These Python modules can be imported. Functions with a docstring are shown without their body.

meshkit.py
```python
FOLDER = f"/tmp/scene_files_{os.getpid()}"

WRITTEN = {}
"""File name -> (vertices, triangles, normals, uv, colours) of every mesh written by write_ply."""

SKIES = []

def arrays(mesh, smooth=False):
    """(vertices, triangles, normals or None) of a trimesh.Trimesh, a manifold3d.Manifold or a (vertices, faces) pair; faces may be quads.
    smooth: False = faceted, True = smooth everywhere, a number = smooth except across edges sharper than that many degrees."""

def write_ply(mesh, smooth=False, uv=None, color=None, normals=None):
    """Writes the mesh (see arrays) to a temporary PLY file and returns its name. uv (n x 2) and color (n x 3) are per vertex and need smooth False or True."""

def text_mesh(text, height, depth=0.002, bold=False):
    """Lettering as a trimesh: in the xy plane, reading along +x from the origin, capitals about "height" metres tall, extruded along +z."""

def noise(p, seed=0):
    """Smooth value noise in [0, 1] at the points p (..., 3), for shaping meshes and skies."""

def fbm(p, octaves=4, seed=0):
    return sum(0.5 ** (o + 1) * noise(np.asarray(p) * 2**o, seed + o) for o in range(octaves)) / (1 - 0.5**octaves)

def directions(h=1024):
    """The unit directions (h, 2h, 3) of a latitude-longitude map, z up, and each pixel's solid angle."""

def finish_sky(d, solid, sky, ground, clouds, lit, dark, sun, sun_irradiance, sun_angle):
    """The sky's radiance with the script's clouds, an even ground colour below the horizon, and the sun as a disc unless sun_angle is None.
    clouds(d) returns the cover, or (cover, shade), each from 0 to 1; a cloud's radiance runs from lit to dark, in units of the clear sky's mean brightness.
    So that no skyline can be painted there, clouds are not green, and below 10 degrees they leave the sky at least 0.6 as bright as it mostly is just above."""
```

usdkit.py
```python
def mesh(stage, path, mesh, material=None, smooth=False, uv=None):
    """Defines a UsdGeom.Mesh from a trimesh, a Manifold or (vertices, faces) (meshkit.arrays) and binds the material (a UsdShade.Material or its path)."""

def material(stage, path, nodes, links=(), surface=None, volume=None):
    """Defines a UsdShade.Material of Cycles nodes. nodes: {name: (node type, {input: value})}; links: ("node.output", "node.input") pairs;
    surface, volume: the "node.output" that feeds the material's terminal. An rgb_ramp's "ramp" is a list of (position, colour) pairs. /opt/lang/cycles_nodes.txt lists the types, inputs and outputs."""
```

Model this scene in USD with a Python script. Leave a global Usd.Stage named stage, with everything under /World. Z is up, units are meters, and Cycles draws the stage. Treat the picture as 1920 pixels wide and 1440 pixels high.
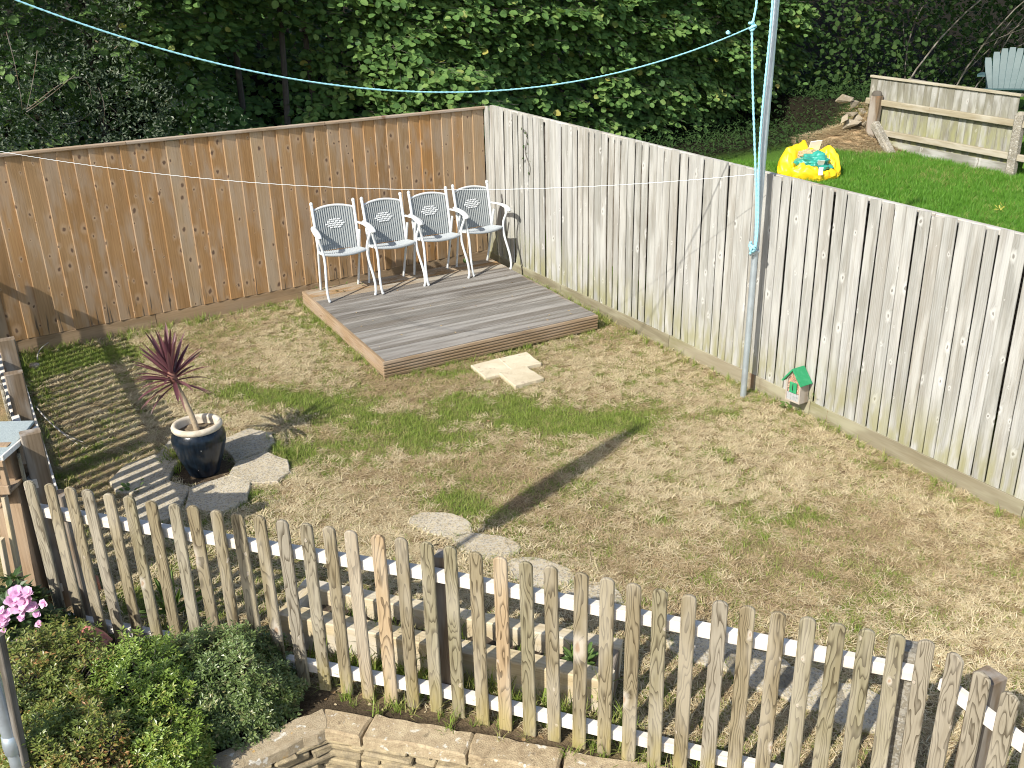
import math, random
import numpy as np, trimesh, usdkit, meshkit
from shapely.geometry import Polygon, Point
from pxr import Usd, UsdGeom, UsdLux, UsdShade, Sdf, Gf, Vt

stage = Usd.Stage.CreateInMemory()
UsdGeom.SetStageUpAxis(stage, 'Z'); UsdGeom.SetStageMetersPerUnit(stage, 1.0)
UsdGeom.Xform.Define(stage, '/World'); UsdGeom.Scope.Define(stage, '/World/Looks')
T = Sdf.ValueTypeNames
RNG = np.random.default_rng(7)

# ------------------------------------------------------------------ camera, sky, sun, exposure
FPX, PITCH, ROLL, CAMZ = 1716.58, 0.3775, -0.02535, 3.167
LA, LB = -0.026315, 0.063609                       # the lawn is the plane z = LA x + LB y
FW = np.array([0, math.cos(PITCH), -math.sin(PITCH)]); UP0 = np.array([0, math.sin(PITCH), math.cos(PITCH)]); RT0 = np.array([1., 0, 0])
RT = RT0 * math.cos(ROLL) + UP0 * math.sin(ROLL); UP = -RT0 * math.sin(ROLL) + UP0 * math.cos(ROLL)
CAM = np.array([0, 0, CAMZ])
cam = UsdGeom.Camera.Define(stage, '/World/camera')
cam.CreateHorizontalApertureAttr(36.0); cam.CreateVerticalApertureAttr(27.0)
cam.CreateFocalLengthAttr(36.0 * FPX / 1920.0); cam.CreateClippingRangeAttr(Gf.Vec2f(0.05, 1000))
cam.AddTransformOp().Set(Gf.Matrix4d(*RT, 0, *UP, 0, *(-FW), 0, *CAM, 1))
cam.CreateExposureAttr(0.86)
SUN_AZ, SUN_EL = math.radians(220), math.radians(38.0)      # towards the sun
SUN = np.array([math.sin(SUN_AZ) * math.cos(SUN_EL), math.cos(SUN_AZ) * math.cos(SUN_EL), math.sin(SUN_EL)])
dome = UsdLux.DomeLight.Define(stage, '/World/sky')
sky = usdkit.material(stage, '/World/Looks/sky', {
    's': ('sky_texture', {'sky_type': 'single_scattering', 'sun_disc': False, 'sun_elevation': float(SUN_EL), 'sun_rotation': float(SUN_AZ), 'air_density': 1.0, 'aerosol_density': 1.6}),
    'b': ('background_shader', {'strength': 0.125})}, [('s.color', 'b.color')], surface='b.background')
UsdShade.MaterialBindingAPI.Apply(dome.GetPrim()).Bind(sky)
dome.GetPrim().SetCustomDataByKey('kind', 'structure')
sun = UsdLux.DistantLight.Define(stage, '/World/sun')
sun.CreateIntensityAttr(1.08); sun.CreateAngleAttr(0.6); sun.CreateNormalizeAttr(True); sun.CreateColorAttr(Gf.Vec3f(1.0, 0.95, 0.86))
_z = SUN / np.linalg.norm(SUN); _x = np.cross([0, 0, 1.], _z); _x /= np.linalg.norm(_x); _y = np.cross(_z, _x)
sun.AddTransformOp().Set(Gf.Matrix4d(*_x, 0, *_y, 0, *_z, 0, 0, 0, 30, 1))

# ------------------------------------------------------------------ measuring helpers: where a photographed point stands
def ray(px, py):
    d = RT * (px - 960.0) - UP * (py - 720.0) + FW * FPX
    return d
def G(px, py, h=0.0):
    d = ray(px, py); t = (h - CAMZ) / (d[2] - LA * d[0] - LB * d[1])
    return CAM + d * t
def AT(px, py, Y):
    d = ray(px, py); return CAM + d * (Y / d[1])
def lawn(x, y): return LA * x + LB * y
def unit(v): v = np.asarray(v, float); return v / np.linalg.norm(v)

# ------------------------------------------------------------------ scene helpers
USED = set(); LOC = {}
def numbered(parent, name):
    p, k = f'{parent}/{name}', 0
    while p in USED:
        k += 1; p = f'{parent}/{name}_{k:03d}'
    USED.add(p); return p
def tag(path, label=None, cat=None, group=None, kind=None):
    pr = stage.GetPrimAtPath(path)
    for k, v in (('label', label), ('category', cat), ('group', group), ('kind', kind)):
        if v: pr.SetCustomDataByKey(k, v)
    return path
def thing(name, label, cat, group=None, loc=(0, 0, 0), rotz=0.0):
    p = numbered('/World', name); x = UsdGeom.Xform.Define(stage, p)
    x.AddTranslateOp().Set(Gf.Vec3d(*map(float, loc)))
    if rotz: x.AddRotateZOp().Set(math.degrees(rotz))
    LOC[p] = np.array(loc, float)
    return tag(p, label, cat, group)
def emit(path, v, f, mat, wc=None, tone=None, smooth=False):
    m = usdkit.mesh(stage, path, (np.asarray(v, float), np.asarray(f, int)), mat, smooth)
    api = UsdGeom.PrimvarsAPI(m)
    for nm, a in (('wc', wc), ('tone', tone)):
        if a is not None:
            api.CreatePrimvar(nm, T.Float3Array, 'vertex').Set(Vt.Vec3fArray.FromNumpy(np.ascontiguousarray(a, np.float32)))
    return path
def part(parent, name, mesh, mat, smooth=False, local=False, kind=None, label=None):
    """mesh: (v, f) or (v, f, wc, tone); world coordinates unless local."""
    v, f = np.asarray(mesh[0], float), mesh[1]
    wc = mesh[2] if len(mesh) > 2 else None; tn = mesh[3] if len(mesh) > 3 else None
    if not local and parent in LOC: v = v - LOC[parent]
    p = emit(numbered(parent, name), v, f, mat, wc, tn, smooth)
    if LOC.get(parent) is not None: LOC[p] = np.zeros(3) if local else LOC[parent]
    if kind or label: tag(p, label, None, None, kind)
    return p
def single(name, mesh, mat, label=None, cat=None, group=None, kind=None, smooth=False):
    wc = mesh[2] if len(mesh) > 2 else None; tn = mesh[3] if len(mesh) > 3 else None
    return tag(emit(numbered('/World', name), mesh[0], mesh[1], mat, wc, tn, smooth), label, cat, group, kind)
def copy_of(root, loc, rotz, label, group=None):
    name = root.split('/')[-1]
    p = numbered('/World', name); x = UsdGeom.Xform.Define(stage, p)
    src = stage.GetPrimAtPath(root).GetCustomData()
    x.GetPrim().GetReferences().AddInternalReference(root)
    x.ClearXformOpOrder(); x.GetPrim().RemoveProperty('xformOp:translate')
    x.AddTranslateOp().Set(Gf.Vec3d(*map(float, loc))); x.AddRotateZOp().Set(math.degrees(rotz))
    x.GetPrim().SetInstanceable(True)
    return tag(p, label, src['category'], group or src.get('group'))

# ------------------------------------------------------------------ mesh helpers
def cat(meshes):
    V, F, W, N, n = [], [], [], [], 0
    full = all(len(m) > 2 for m in meshes)
    for m in meshes:
        V.append(np.asarray(m[0], float)); F.append(np.asarray(m[1], int) + n); n += len(m[0])
        if full: W.append(m[2]); N.append(m[3])
    return (np.vstack(V), np.vstack(F), np.vstack(W), np.vstack(N)) if full else (np.vstack(V), np.vstack(F))
def place(m, o, ex, ey, ez):
    v = np.asarray(m[0]); w = np.asarray(o) + v[:, :1] * np.asarray(ex) + v[:, 1:2] * np.asarray(ey) + v[:, 2:3] * np.asarray(ez)
    f = np.asarray(m[1])
    if np.dot(np.cross(ex, ey), ez) < 0: f = f[:, ::-1]
    return (w, f, *m[2:])
def attrs(v, seed=None, zbase=None):
    """wood coordinates and tones for local vertices: x across, y thickness, z along"""
    r = RNG.random(6) if seed is None else np.random.default_rng(seed).random(6)
    wc = v + np.array([r[0] * 40, r[1] * 40, r[2] * 40]); zb = v[:, 2].min() if zbase is None else zbase
    return wc, np.stack([np.full(len(v), r[3]), v[:, 2] - zb, np.full(len(v), r[4])], 1)
def plank(profile, length, nseg=1, bend=0.0, seed=None, zbase=None, bx=0.0, by=0.0, fine=None):
    """closed profile (n x 2, counter-clockwise in x, y) pushed along z from 0 to length"""
    p = np.asarray(profile, float); n = len(p); zs = np.linspace(0, length, nseg + 1)
    V = []
    for z in zs:
        k = math.sin(math.pi * z / length); V.append(np.c_[p[:, 0] + bx * k, p[:, 1] + by * k, np.full(n, z)])
    V = np.vstack(V); F = []
    for s in range(nseg):
        for i in range(n):
            a, b = s * n + i, s * n + (i + 1) % n; F += [(a, b, b + n), (a, b + n, a + n)]
    tri = trimesh.creation.triangulate_polygon(Polygon(p), engine='earcut')
    pv, pf = tri; idx = [int(np.argmin(np.linalg.norm(p - q, axis=1))) for q in pv]
    for t in pf:
        t = [idx[k] for k in t]
        a, b, c = p[t[0]], p[t[1]], p[t[2]]
        if (b[0] - a[0]) * (c[1] - a[1]) - (b[1] - a[1]) * (c[0] - a[0]) < 0: t = t[::-1]
        F.append((t[0], t[2], t[1])); F.append(tuple(k + nseg * n for k in t))
    wc, tn = attrs(V, seed, zbase)
    return V, np.array(F), wc, tn
def rect(w, t, c=0.003, x0=None, y0=None):
    x0 = -w / 2 if x0 is None else x0; y0 = -t / 2 if y0 is None else y0; x1, y1 = x0 + w, y0 + t
    return [(x0 + c, y0), (x1 - c, y0), (x1, y0 + c), (x1, y1 - c), (x1 - c, y1), (x0 + c, y1), (x0, y1 - c), (x0, y0 + c)]
def slab(poly, z0, z1, bevel=0.006, jag=0.0, seed=0):
    """an upright prism over a polygon of points (x, y) with bevelled top edge; z0, z1 may be functions of x, y"""
    P = Polygon(poly).buffer(0)
    c = np.array(P.exterior.coords)[:-1]
    if jag:
        out = []; r = np.random.default_rng(seed)
        for i in range(len(c)):
            a, b = c[i], c[(i + 1) % len(c)]; m = max(1, int(np.linalg.norm(b - a) / (jag * 5)))
            for k in range(m):
                out.append(a + (b - a) * k / m + r.normal(0, jag, 2) * 0.35)
        c = np.array(out)
    if Polygon(c).exterior.is_ccw is False: c = c[::-1]
    n = len(c); cen = c.mean(0); inner = cen + (c - cen) * (1 - bevel / np.linalg.norm(c - cen, axis=1, keepdims=True))
    zf = lambda z, q: z(q[:, 0], q[:, 1]) if callable(z) else np.full(len(q), z)
    V = np.vstack([np.c_[c, zf(z0, c)], np.c_[c, zf(z1, c) - bevel], np.c_[inner, zf(z1, inner)], [[*cen, float(zf(z1, cen[None])[0])]], [[*cen, float(zf(z0, cen[None])[0])]]])
    F = []
    for i in range(n):
        j = (i + 1) % n
        F += [(i, j, j + n), (i, j + n, i + n), (i + n, j + n, j + 2 * n), (i + n, j + 2 * n, i + 2 * n), (i + 2 * n, j + 2 * n, 3 * n), (j, i, 3 * n + 1)]
    wc, tn = attrs(V)
    return V, np.array(F), wc, tn
def tube(points, radii, sides=8, caps=True):
    p = np.asarray(points, float); n = len(p); r = np.broadcast_to(radii, (n,)).astype(float)
    t = np.gradient(p, axis=0); t /= np.linalg.norm(t, axis=1, keepdims=True) + 1e-12
    a = np.zeros_like(p); ref = np.array([0, 0, 1.]) if abs(t[0, 2]) < 0.9 else np.array([1., 0, 0])
    a[0] = unit(np.cross(t[0], ref))
    for i in range(1, n):
        q = a[i - 1] - t[i] * np.dot(a[i - 1], t[i]); a[i] = q / (np.linalg.norm(q) + 1e-12)
    b = np.cross(t, a); ang = np.arange(sides) * 2 * math.pi / sides
    V = (p[:, None] + r[:, None, None] * (np.cos(ang)[None, :, None] * a[:, None] + np.sin(ang)[None, :, None] * b[:, None])).reshape(-1, 3)
    F = []
    for i in range(n - 1):
        for j in range(sides):
            k = (j + 1) % sides; F += [(i * sides + j, i * sides + k, (i + 1) * sides + k), (i * sides + j, (i + 1) * sides + k, (i + 1) * sides + j)]
    if caps:
        V = np.vstack([V, p[0], p[-1]]); c0, c1 = n * sides, n * sides + 1
        for j in range(sides):
            k = (j + 1) % sides; F += [(c0, k, j), (c1, (n - 1) * sides + j, (n - 1) * sides + k)]
    wc = np.c_[V[:, :2] * 0, np.zeros(len(V))] + V + RNG.random(3) * 30
    tn = np.stack([np.full(len(V), RNG.random()), np.zeros(len(V)), np.full(len(V), RNG.random())], 1)
    return V, np.array(F), wc, tn
def smooth_path(pts, n=24):
    from scipy.interpolate import CubicSpline
    p = np.asarray(pts, float); s = np.r_[0, np.cumsum(np.linalg.norm(np.diff(p, axis=0), axis=1))]
    return CubicSpline(s, p)(np.linspace(0, s[-1], n))
def lathe(prof, n=32):
    """prof: (r, z) from bottom to top outside and on"""
    p = np.asarray(prof, float); ang = np.arange(n) * 2 * math.pi / n
    V = np.stack([p[:, None, 0] * np.cos(ang), p[:, None, 0] * np.sin(ang), np.broadcast_to(p[:, None, 1], (len(p), n))], -1).reshape(-1, 3); F = []
    for i in range(len(p) - 1):
        for j in range(n):
            k = (j + 1) % n; F += [(i * n + j, i * n + k, (i + 1) * n + k), (i * n + j, (i + 1) * n + k, (i + 1) * n + j)]
    return V, np.array(F)
def box(c, size, bevel=0.003, rz=0.0):
    """a chamfered box"""
    sx, sy, sz = np.array(size) / 2; b = min(bevel, sx * .9, sy * .9, sz * .9)
    pts = []
    for s in np.ndindex(2, 2, 2):
        s = np.array(s) * 2 - 1
        for k in range(3):
            q = np.array([sx, sy, sz]) - b; q[k] += b; pts.append(q * s)
    h = trimesh.convex.convex_hull(np.array(pts)); v = np.array(h.vertices); c_, s_ = math.cos(rz), math.sin(rz)
    wc, tn = attrs(v)
    v = v @ np.array([[c_, s_, 0], [-s_, c_, 0], [0, 0, 1]]) + np.array(c)
    return v, np.array(h.faces), wc, tn
def beam(a, b, w, h, up=(0, 0, 1), bevel=0.003, seed=None, nseg=1):
    """a squared timber from a to b; w across, h along 'up'"""
    a, b = np.asarray(a, float), np.asarray(b, float); L = np.linalg.norm(b - a); ez = (b - a) / L
    ex = unit(np.cross(up, ez)); ey = np.cross(ez, ex)
    return place(plank(rect(w, h, bevel), L, nseg, seed=seed), a, ex, ey, ez)
def lump(c, size, seed=0, sub=2, amt=0.25, freq=2.0):
    m = trimesh.creation.icosphere(sub); v = np.array(m.vertices)
    d = 1 + amt * (meshkit.fbm(v * freq + seed * 3.1, 3, seed) - 0.5) * 2
    v = v * d[:, None] * np.asarray(size); wc, tn = attrs(v)
    return v + np.asarray(c), np.array(m.faces), wc, tn

# ------------------------------------------------------------------ materials
class R:
    def __init__(s, n, o): s.n, s.o = n, o
    def out(s, o): return R(s.n, o)
OUT = dict(noise_texture='fac', wave_texture='fac', voronoi_texture='distance', mix_color='result', math='value', map_range='result', rgb_ramp='color', attribute='vector', mapping='vector', bump='normal',
           principled_bsdf='BSDF', vector_math='vector', separate_xyz='x', combine_xyz='vector', geometry='position', object_info='random', hsv='color', white_noise_texture='value', translucent_bsdf='BSDF',
           mix_closure='closure', texture_coordinate='object', diffuse_bsdf='BSDF', glossy_bsdf='BSDF')
class Mat:
    def __init__(s, name): s.name, s.n, s.l = name, {}, []
    def __call__(s, kind, **kw):
        nm = f'n{len(s.n)}'; inp = {}
        for k, v in kw.items():
            k = k.rstrip('_')
            if isinstance(v, R): s.l.append((f'{v.n}.{v.o}', f'{nm}.{k}'))
            else: inp[k] = v
        s.n[nm] = (kind, inp); return R(nm, OUT.get(kind, 'color'))
    def mix(s, f, a, b, blend='mix'): return s('mix_color', blend_type=blend, fac=f, a=a, b=b)
    def math(s, t, a, b=0.0, clamp=False): return s('math', math_type=t, value1=a, value2=b, use_clamp=clamp)
    def rng(s, v, a, b, c=0.0, d=1.0, t='smoothstep'): return s('map_range', range_type=t, value=v, from_min=a, from_max=b, to_min=c, to_max=d, clamp=True)
    def noise(s, vec, scale, detail=3, rough=0.55, dist=0.0): return s('noise_texture', vector=vec, scale=scale, detail=detail, roughness=rough, distortion=dist)
    def ramp(s, f, stops): return s('rgb_ramp', ramp=stops, fac=f)
    def done(s, surface):
        return usdkit.material(stage, f'/World/Looks/{s.name}', s.n, s.l, surface=f'{surface.n}.{surface.o}')
def attr(m, n): return m('attribute', attribute=n)

def wood(name, tones, ring=0.5, rings=26, dist=9.0, dscale=0.8, knot=(0.16, 0.09, 0.05), kamt=0.8, kscale=(4.5, 2.6), kr=0.10, grey=(0.4, 0.38, 0.35), greyamt=0.3, dark=0.55, algae=None, algae_h=0.6, halo=None, rough=0.85, bump=0.35, drip=0.0, bz=0.25, bs=9.0, zst=0.1, kpres=0.5, rsharp=0.35):
    m = Mat(name); wc = attr(m, 'wc'); t = m('separate_xyz', vector=attr(m, 'tone'))
    _s = m('separate_xyz', vector=wc); wb = m.math('multiply', m.math('subtract', m.noise(m('mapping', vector=wc, scale=(1, 1, .6)), 30, 3), .5), .035)
    kv = m('combine_xyz', x=m.math('multiply', m.math('add', _s, wb), kscale[0]), y=m.math('multiply', m.math('add', _s.out('z'), wb), kscale[1]), z=0.0)
    vo = m('voronoi_texture', dimensions='2D', vector=kv, scale=1.0, feature='f1', randomness=1.0); vr = m('separate_xyz', vector=vo.out('color'))
    kd = m.math('divide', vo, m.rng(vr, 1 - kpres, 1.0, 0.16, 1.25, 'linear'))
    near = m.rng(kd, 0.0, 0.32, 1.0, 0.0)
    zs = m('mapping', vector=wc, scale=(1, 1, zst))
    off = m('combine_xyz', x=m.math('multiply', near, 0.03), y=0.0, z=0.0)
    rv = m('mapping', vector=zs, location=off)
    wave = m('wave_texture', wave_type='bands', bands_direction='x', profile='saw', vector=rv, scale=rings, distortion=dist, detail=2.0, detail_scale=dscale, detail_roughness=0.5)
    fib = m.noise(m('mapping', vector=wc, scale=(1, 1, 0.03)), 260, 4, 0.6)
    streak = m.noise(m('mapping', vector=wc, scale=(1, 1, 0.08)), 22, 3)
    blotch = m.noise(m('mapping', vector=wc, scale=(1, 1, bz)), bs, 3)
    base = m.ramp(t, tones)
    col = m.mix(m.math('multiply', m.rng(wave, rsharp, 1.0), ring), base, m.mix(1.0, base, (dark, dark * 0.92, dark * 0.82), 'multiply'))
    col = m.mix(m.rng(fib, 0.35, 0.75, 0.0, 0.45), col, m.mix(1.0, col, (0.6, 0.57, 0.52), 'multiply'))
    col = m.mix(m.rng(streak, 0.42, 0.7, 0.0, 0.5), col, m.mix(1.0, col, (0.72, 0.66, 0.58), 'multiply'))
    col = m.mix(m.rng(blotch, 0.42, 0.66, 0.0, greyamt), col, grey)
    if halo: col = m.mix(m.rng(kd, kr * 0.9, kr * 2.6, kamt * 0.7, 0.0), col, halo)
    kn = m.rng(kd, kr * 0.35, kr, kamt, 0.0)
    col = m.mix(kn, col, knot)
    if algae:
        hm = m.rng(t.out('y'), 0.0, algae_h, 1.0, 0.0); an = m.rng(m.noise(m('mapping', vector=wc, scale=(1, 1, 0.25)), 14, 3), 0.35, 0.65)
        col = m.mix(m.math('multiply', m.math('multiply', hm, an), 0.75), col, algae)
    if drip:
        dv = m.rng(m.noise(m('mapping', vector=wc, scale=(1, 1, 0.06)), 40, 2), 0.6, 0.68)
        col = m.mix(m.math('multiply', m.math('multiply', m.rng(t.out('y'), 0.10, 0.24, 1.0, 0.0), dv), drip), col, (0.05, 0.045, 0.04))
    h = m.math('add', m.math('multiply', wave, 0.35 * ring), m.math('multiply', fib, 0.8))
    nb = m('bump', height=h, strength=bump, distance=0.004)
    return m.done(m('principled_bsdf', base_color=col, roughness=rough, normal=nb, specular_ior_level=0.25))
def plain(name, color, rough=0.6, var=0.12, scale=20.0, bump=0.15, metallic=0.0, spec=0.4, coat=0.0, bscale=90.0, dirt=None, dirt_amt=0.5, dirt_scale=6.0):
    m = Mat(name); pos = m('geometry')
    n = m.noise(pos, scale, 4); c = m.mix(n, tuple(np.array(color) * (1 - var * 1.6)), tuple(np.minimum(np.array(color) * (1 + var * 1.6), 0.95)))
    if dirt: c = m.mix(m.rng(m.noise(pos, dirt_scale, 4), 0.48, 0.68, 0.0, dirt_amt), c, dirt)
    nb = m('bump', height=m.noise(pos, bscale, 4), strength=bump, distance=0.004)
    return m.done(m('principled_bsdf', base_color=c, roughness=rough, metallic=metallic, normal=nb, specular_ior_level=spec, coat_weight=coat))
def leafmat(name, stops, trans=0.35, rough=0.45, spec=0.4, tcol=(0.16, 0.26, 0.03)):
    m = Mat(name); t = m('separate_xyz', vector=attr(m, 'tone'))
    c = m.ramp(t, stops); pos = m('geometry')
    c = m.mix(m.rng(m.noise(pos, 55, 2), 0.35, 0.7, 0.0, 0.4), c, m.mix(1.0, c, (0.7, 0.72, 0.6), 'multiply'))
    p = m('principled_bsdf', base_color=c, roughness=rough, specular_ior_level=spec)
    tr = m('translucent_bsdf', color=m.mix(0.6, c, tcol))
    return m.done(m('mix_closure', fac=trans, closure1=p, closure2=tr))
def stonemat(name, a, b, spots=None, spot2=None, speck=0.0, rough=0.9, bump=0.6, scale=9.0, tint=None):
    m = Mat(name); wc = attr(m, 'wc'); t = m('separate_xyz', vector=attr(m, 'tone'))
    n = m.noise(wc, scale, 6, 0.65); c = m.mix(m.rng(n, 0.3, 0.7), a, b)
    c = m.mix(m.math('multiply', t, 0.5), c, m.mix(1.0, c, tint or (0.72, 0.68, 0.62), 'multiply'))
    fine = m.noise(wc, 160, 4, 0.7); c = m.mix(m.rng(fine, 0.4, 0.7, 0.0, 0.45), c, m.mix(1.0, c, (0.5, 0.48, 0.45), 'multiply'))
    if speck:
        v = m('voronoi_texture', vector=wc, scale=110.0, feature='f1'); sc = m('separate_xyz', vector=v.out('color'))
        c = m.mix(m.math('multiply', m.rng(sc, 0.55, 0.7), speck), c, (0.42, 0.41, 0.38)); c = m.mix(m.math('multiply', m.rng(sc.out('y'), 0.7, 0.85), speck), c, (0.06, 0.058, 0.055))
    if spots: c = m.mix(m.rng(m.noise(wc, 22, 5, 0.6), 0.6, 0.66, 0.0, 0.85), c, spots)
    if spot2: c = m.mix(m.rng(m.noise(m('mapping', vector=wc, location=(5, 3, 1)), 16, 5, 0.6), 0.62, 0.68, 0.0, 0.8), c, spot2)
    nb = m('bump', height=m.math('add', fine, n), strength=bump, distance=0.006)
    return m.done(m('principled_bsdf', base_color=c, roughness=rough, normal=nb, specular_ior_level=0.25))

W_BACK = wood('new_fence_wood', [(0, (0.290, 0.177, 0.081)), (0.35, (0.355, 0.208, 0.090)), (0.6, (0.333, 0.224, 0.119)), (0.8, (0.387, 0.281, 0.170)), (1, (0.376, 0.203, 0.071))], ring=0.25, rings=14, dist=7, dscale=0.9, knot=(0.10, 0.06, 0.04), kamt=0.92, kscale=(8.5, 5.6), kr=0.13, grey=(0.36, 0.30, 0.23), greyamt=0.45, halo=(0.40, 0.28, 0.17), drip=0.8, dark=0.62, kpres=0.65)
W_RIGHT = wood('weathered_fence_wood', [(0, (0.245, 0.246, 0.226)), (0.3, (0.295, 0.297, 0.278)), (0.6, (0.328, 0.331, 0.315)), (0.8, (0.279, 0.272, 0.245)), (1, (0.349, 0.356, 0.348))], ring=0.3, rings=22, dist=8, dscale=0.7, knot=(0.13, 0.12, 0.105), kamt=0.85, kscale=(8.5, 4.0), kr=0.075, grey=(0.43, 0.43, 0.405), greyamt=0.5, halo=(0.50, 0.50, 0.475), algae=(0.21, 0.20, 0.085), algae_h=0.5, bump=0.7, bz=0.12, bs=16, kpres=0.4)
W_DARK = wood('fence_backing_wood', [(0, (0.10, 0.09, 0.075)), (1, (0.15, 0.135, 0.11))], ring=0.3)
W_GRAVEL = wood('gravel_board_wood', [(0, (0.192, 0.172, 0.115)), (1, (0.237, 0.211, 0.148))], ring=0.35, rings=14, dist=5, grey=(0.30, 0.29, 0.2), greyamt=0.6, algae=(0.14, 0.135, 0.06), algae_h=0.4, kpres=0.2)
W_GRAVELB = wood('back_gravel_board_wood', [(0, (0.29, 0.20, 0.115)), (1, (0.32, 0.235, 0.145))], ring=0.3, rings=12, dist=6, grey=(0.25, 0.19, 0.13), greyamt=0.4)
W_CAP = wood('cap_wood', [(0, (0.33, 0.24, 0.16)), (1, (0.36, 0.28, 0.2))], ring=0.4, rings=24, dist=5, greyamt=0.3)
W_CAPR = wood('grey_cap_wood', [(0, (0.36, 0.34, 0.30)), (1, (0.42, 0.40, 0.36))], ring=0.3, rings=20, dist=5, greyamt=0.5, grey=(0.5, 0.49, 0.46))
W_DECK = wood('deck_wood', [(0, (0.115, 0.104, 0.090)), (0.3, (0.159, 0.144, 0.125)), (0.7, (0.186, 0.177, 0.160)), (1, (0.190, 0.158, 0.122))], ring=0.3, rings=20, dist=6, knot=(0.10, 0.085, 0.07), kamt=0.5, kscale=(5, 1.4), kr=0.07, grey=(0.36, 0.345, 0.32), greyamt=0.5, bump=0.7, bz=0.06, bs=14)
W_DECKB = wood('deck_wood_back', [(0, (0.30, 0.185, 0.085)), (0.5, (0.31, 0.21, 0.115)), (1, (0.29, 0.235, 0.17))], ring=0.3, rings=20, dist=6, knot=(0.10, 0.085, 0.07), kamt=0.5, kscale=(5, 1.4), kr=0.07, grey=(0.36, 0.345, 0.30), greyamt=0.6, bump=0.6)
W_FASCIA = wood('fascia_wood', [(0, (0.275, 0.200, 0.125)), (1, (0.292, 0.209, 0.125))], ring=0.4, rings=24, dist=4, kscale=(5, 1.2), kr=0.06, grey=(0.32, 0.26, 0.20), greyamt=0.5)
W_PICK = wood('picket_wood', [(0, (0.202, 0.169, 0.105)), (0.3, (0.229, 0.193, 0.121)), (0.55, (0.209, 0.188, 0.118)), (0.72, (0.250, 0.221, 0.165)), (0.9, (0.229, 0.207, 0.163)), (0.94, (0.353, 0.268, 0.166)), (1, (0.367, 0.263, 0.150))], ring=1.0, rings=11, dist=40, dscale=1.4, dark=0.34, knot=(0.26, 0.16, 0.09), kamt=0.7, kscale=(6.0, 2.6), kr=0.085, halo=(0.54, 0.49, 0.42), grey=(0.38, 0.345, 0.275), greyamt=0.4, bump=0.3, algae=(0.28, 0.23, 0.08), algae_h=0.25, zst=0.15, rsharp=0.5, kpres=0.35)
W_PALE = wood('pale_rail_wood', [(0, (0.62, 0.57, 0.50)), (1, (0.68, 0.64, 0.58))], ring=0.18, rings=18, dist=5, knot=(0.42, 0.32, 0.22), kamt=0.5, kscale=(9, 2.5), kr=0.06, grey=(0.70, 0.68, 0.64), greyamt=0.5, dark=0.75)
W_SLEEP = wood('sleeper_wood', [(0, (0.493, 0.403, 0.246)), (1, (0.538, 0.459, 0.314))], ring=0.25, rings=14, dist=5, knot=(0.2, 0.13, 0.07), kamt=0.5, grey=(0.46, 0.43, 0.38), greyamt=0.6)
W_OLD = wood('old_post_wood', [(0, (0.152, 0.108, 0.068)), (1, (0.188, 0.144, 0.096))], ring=0.4, rings=16, dist=6, grey=(0.33, 0.31, 0.28), greyamt=0.6, kamt=0.6)
W_TABLE = wood('bird_table_wood', [(0, (0.30, 0.21, 0.13)), (1, (0.33, 0.24, 0.155))], ring=0.35, rings=14, dist=8, grey=(0.36, 0.28, 0.2), greyamt=0.4)
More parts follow.
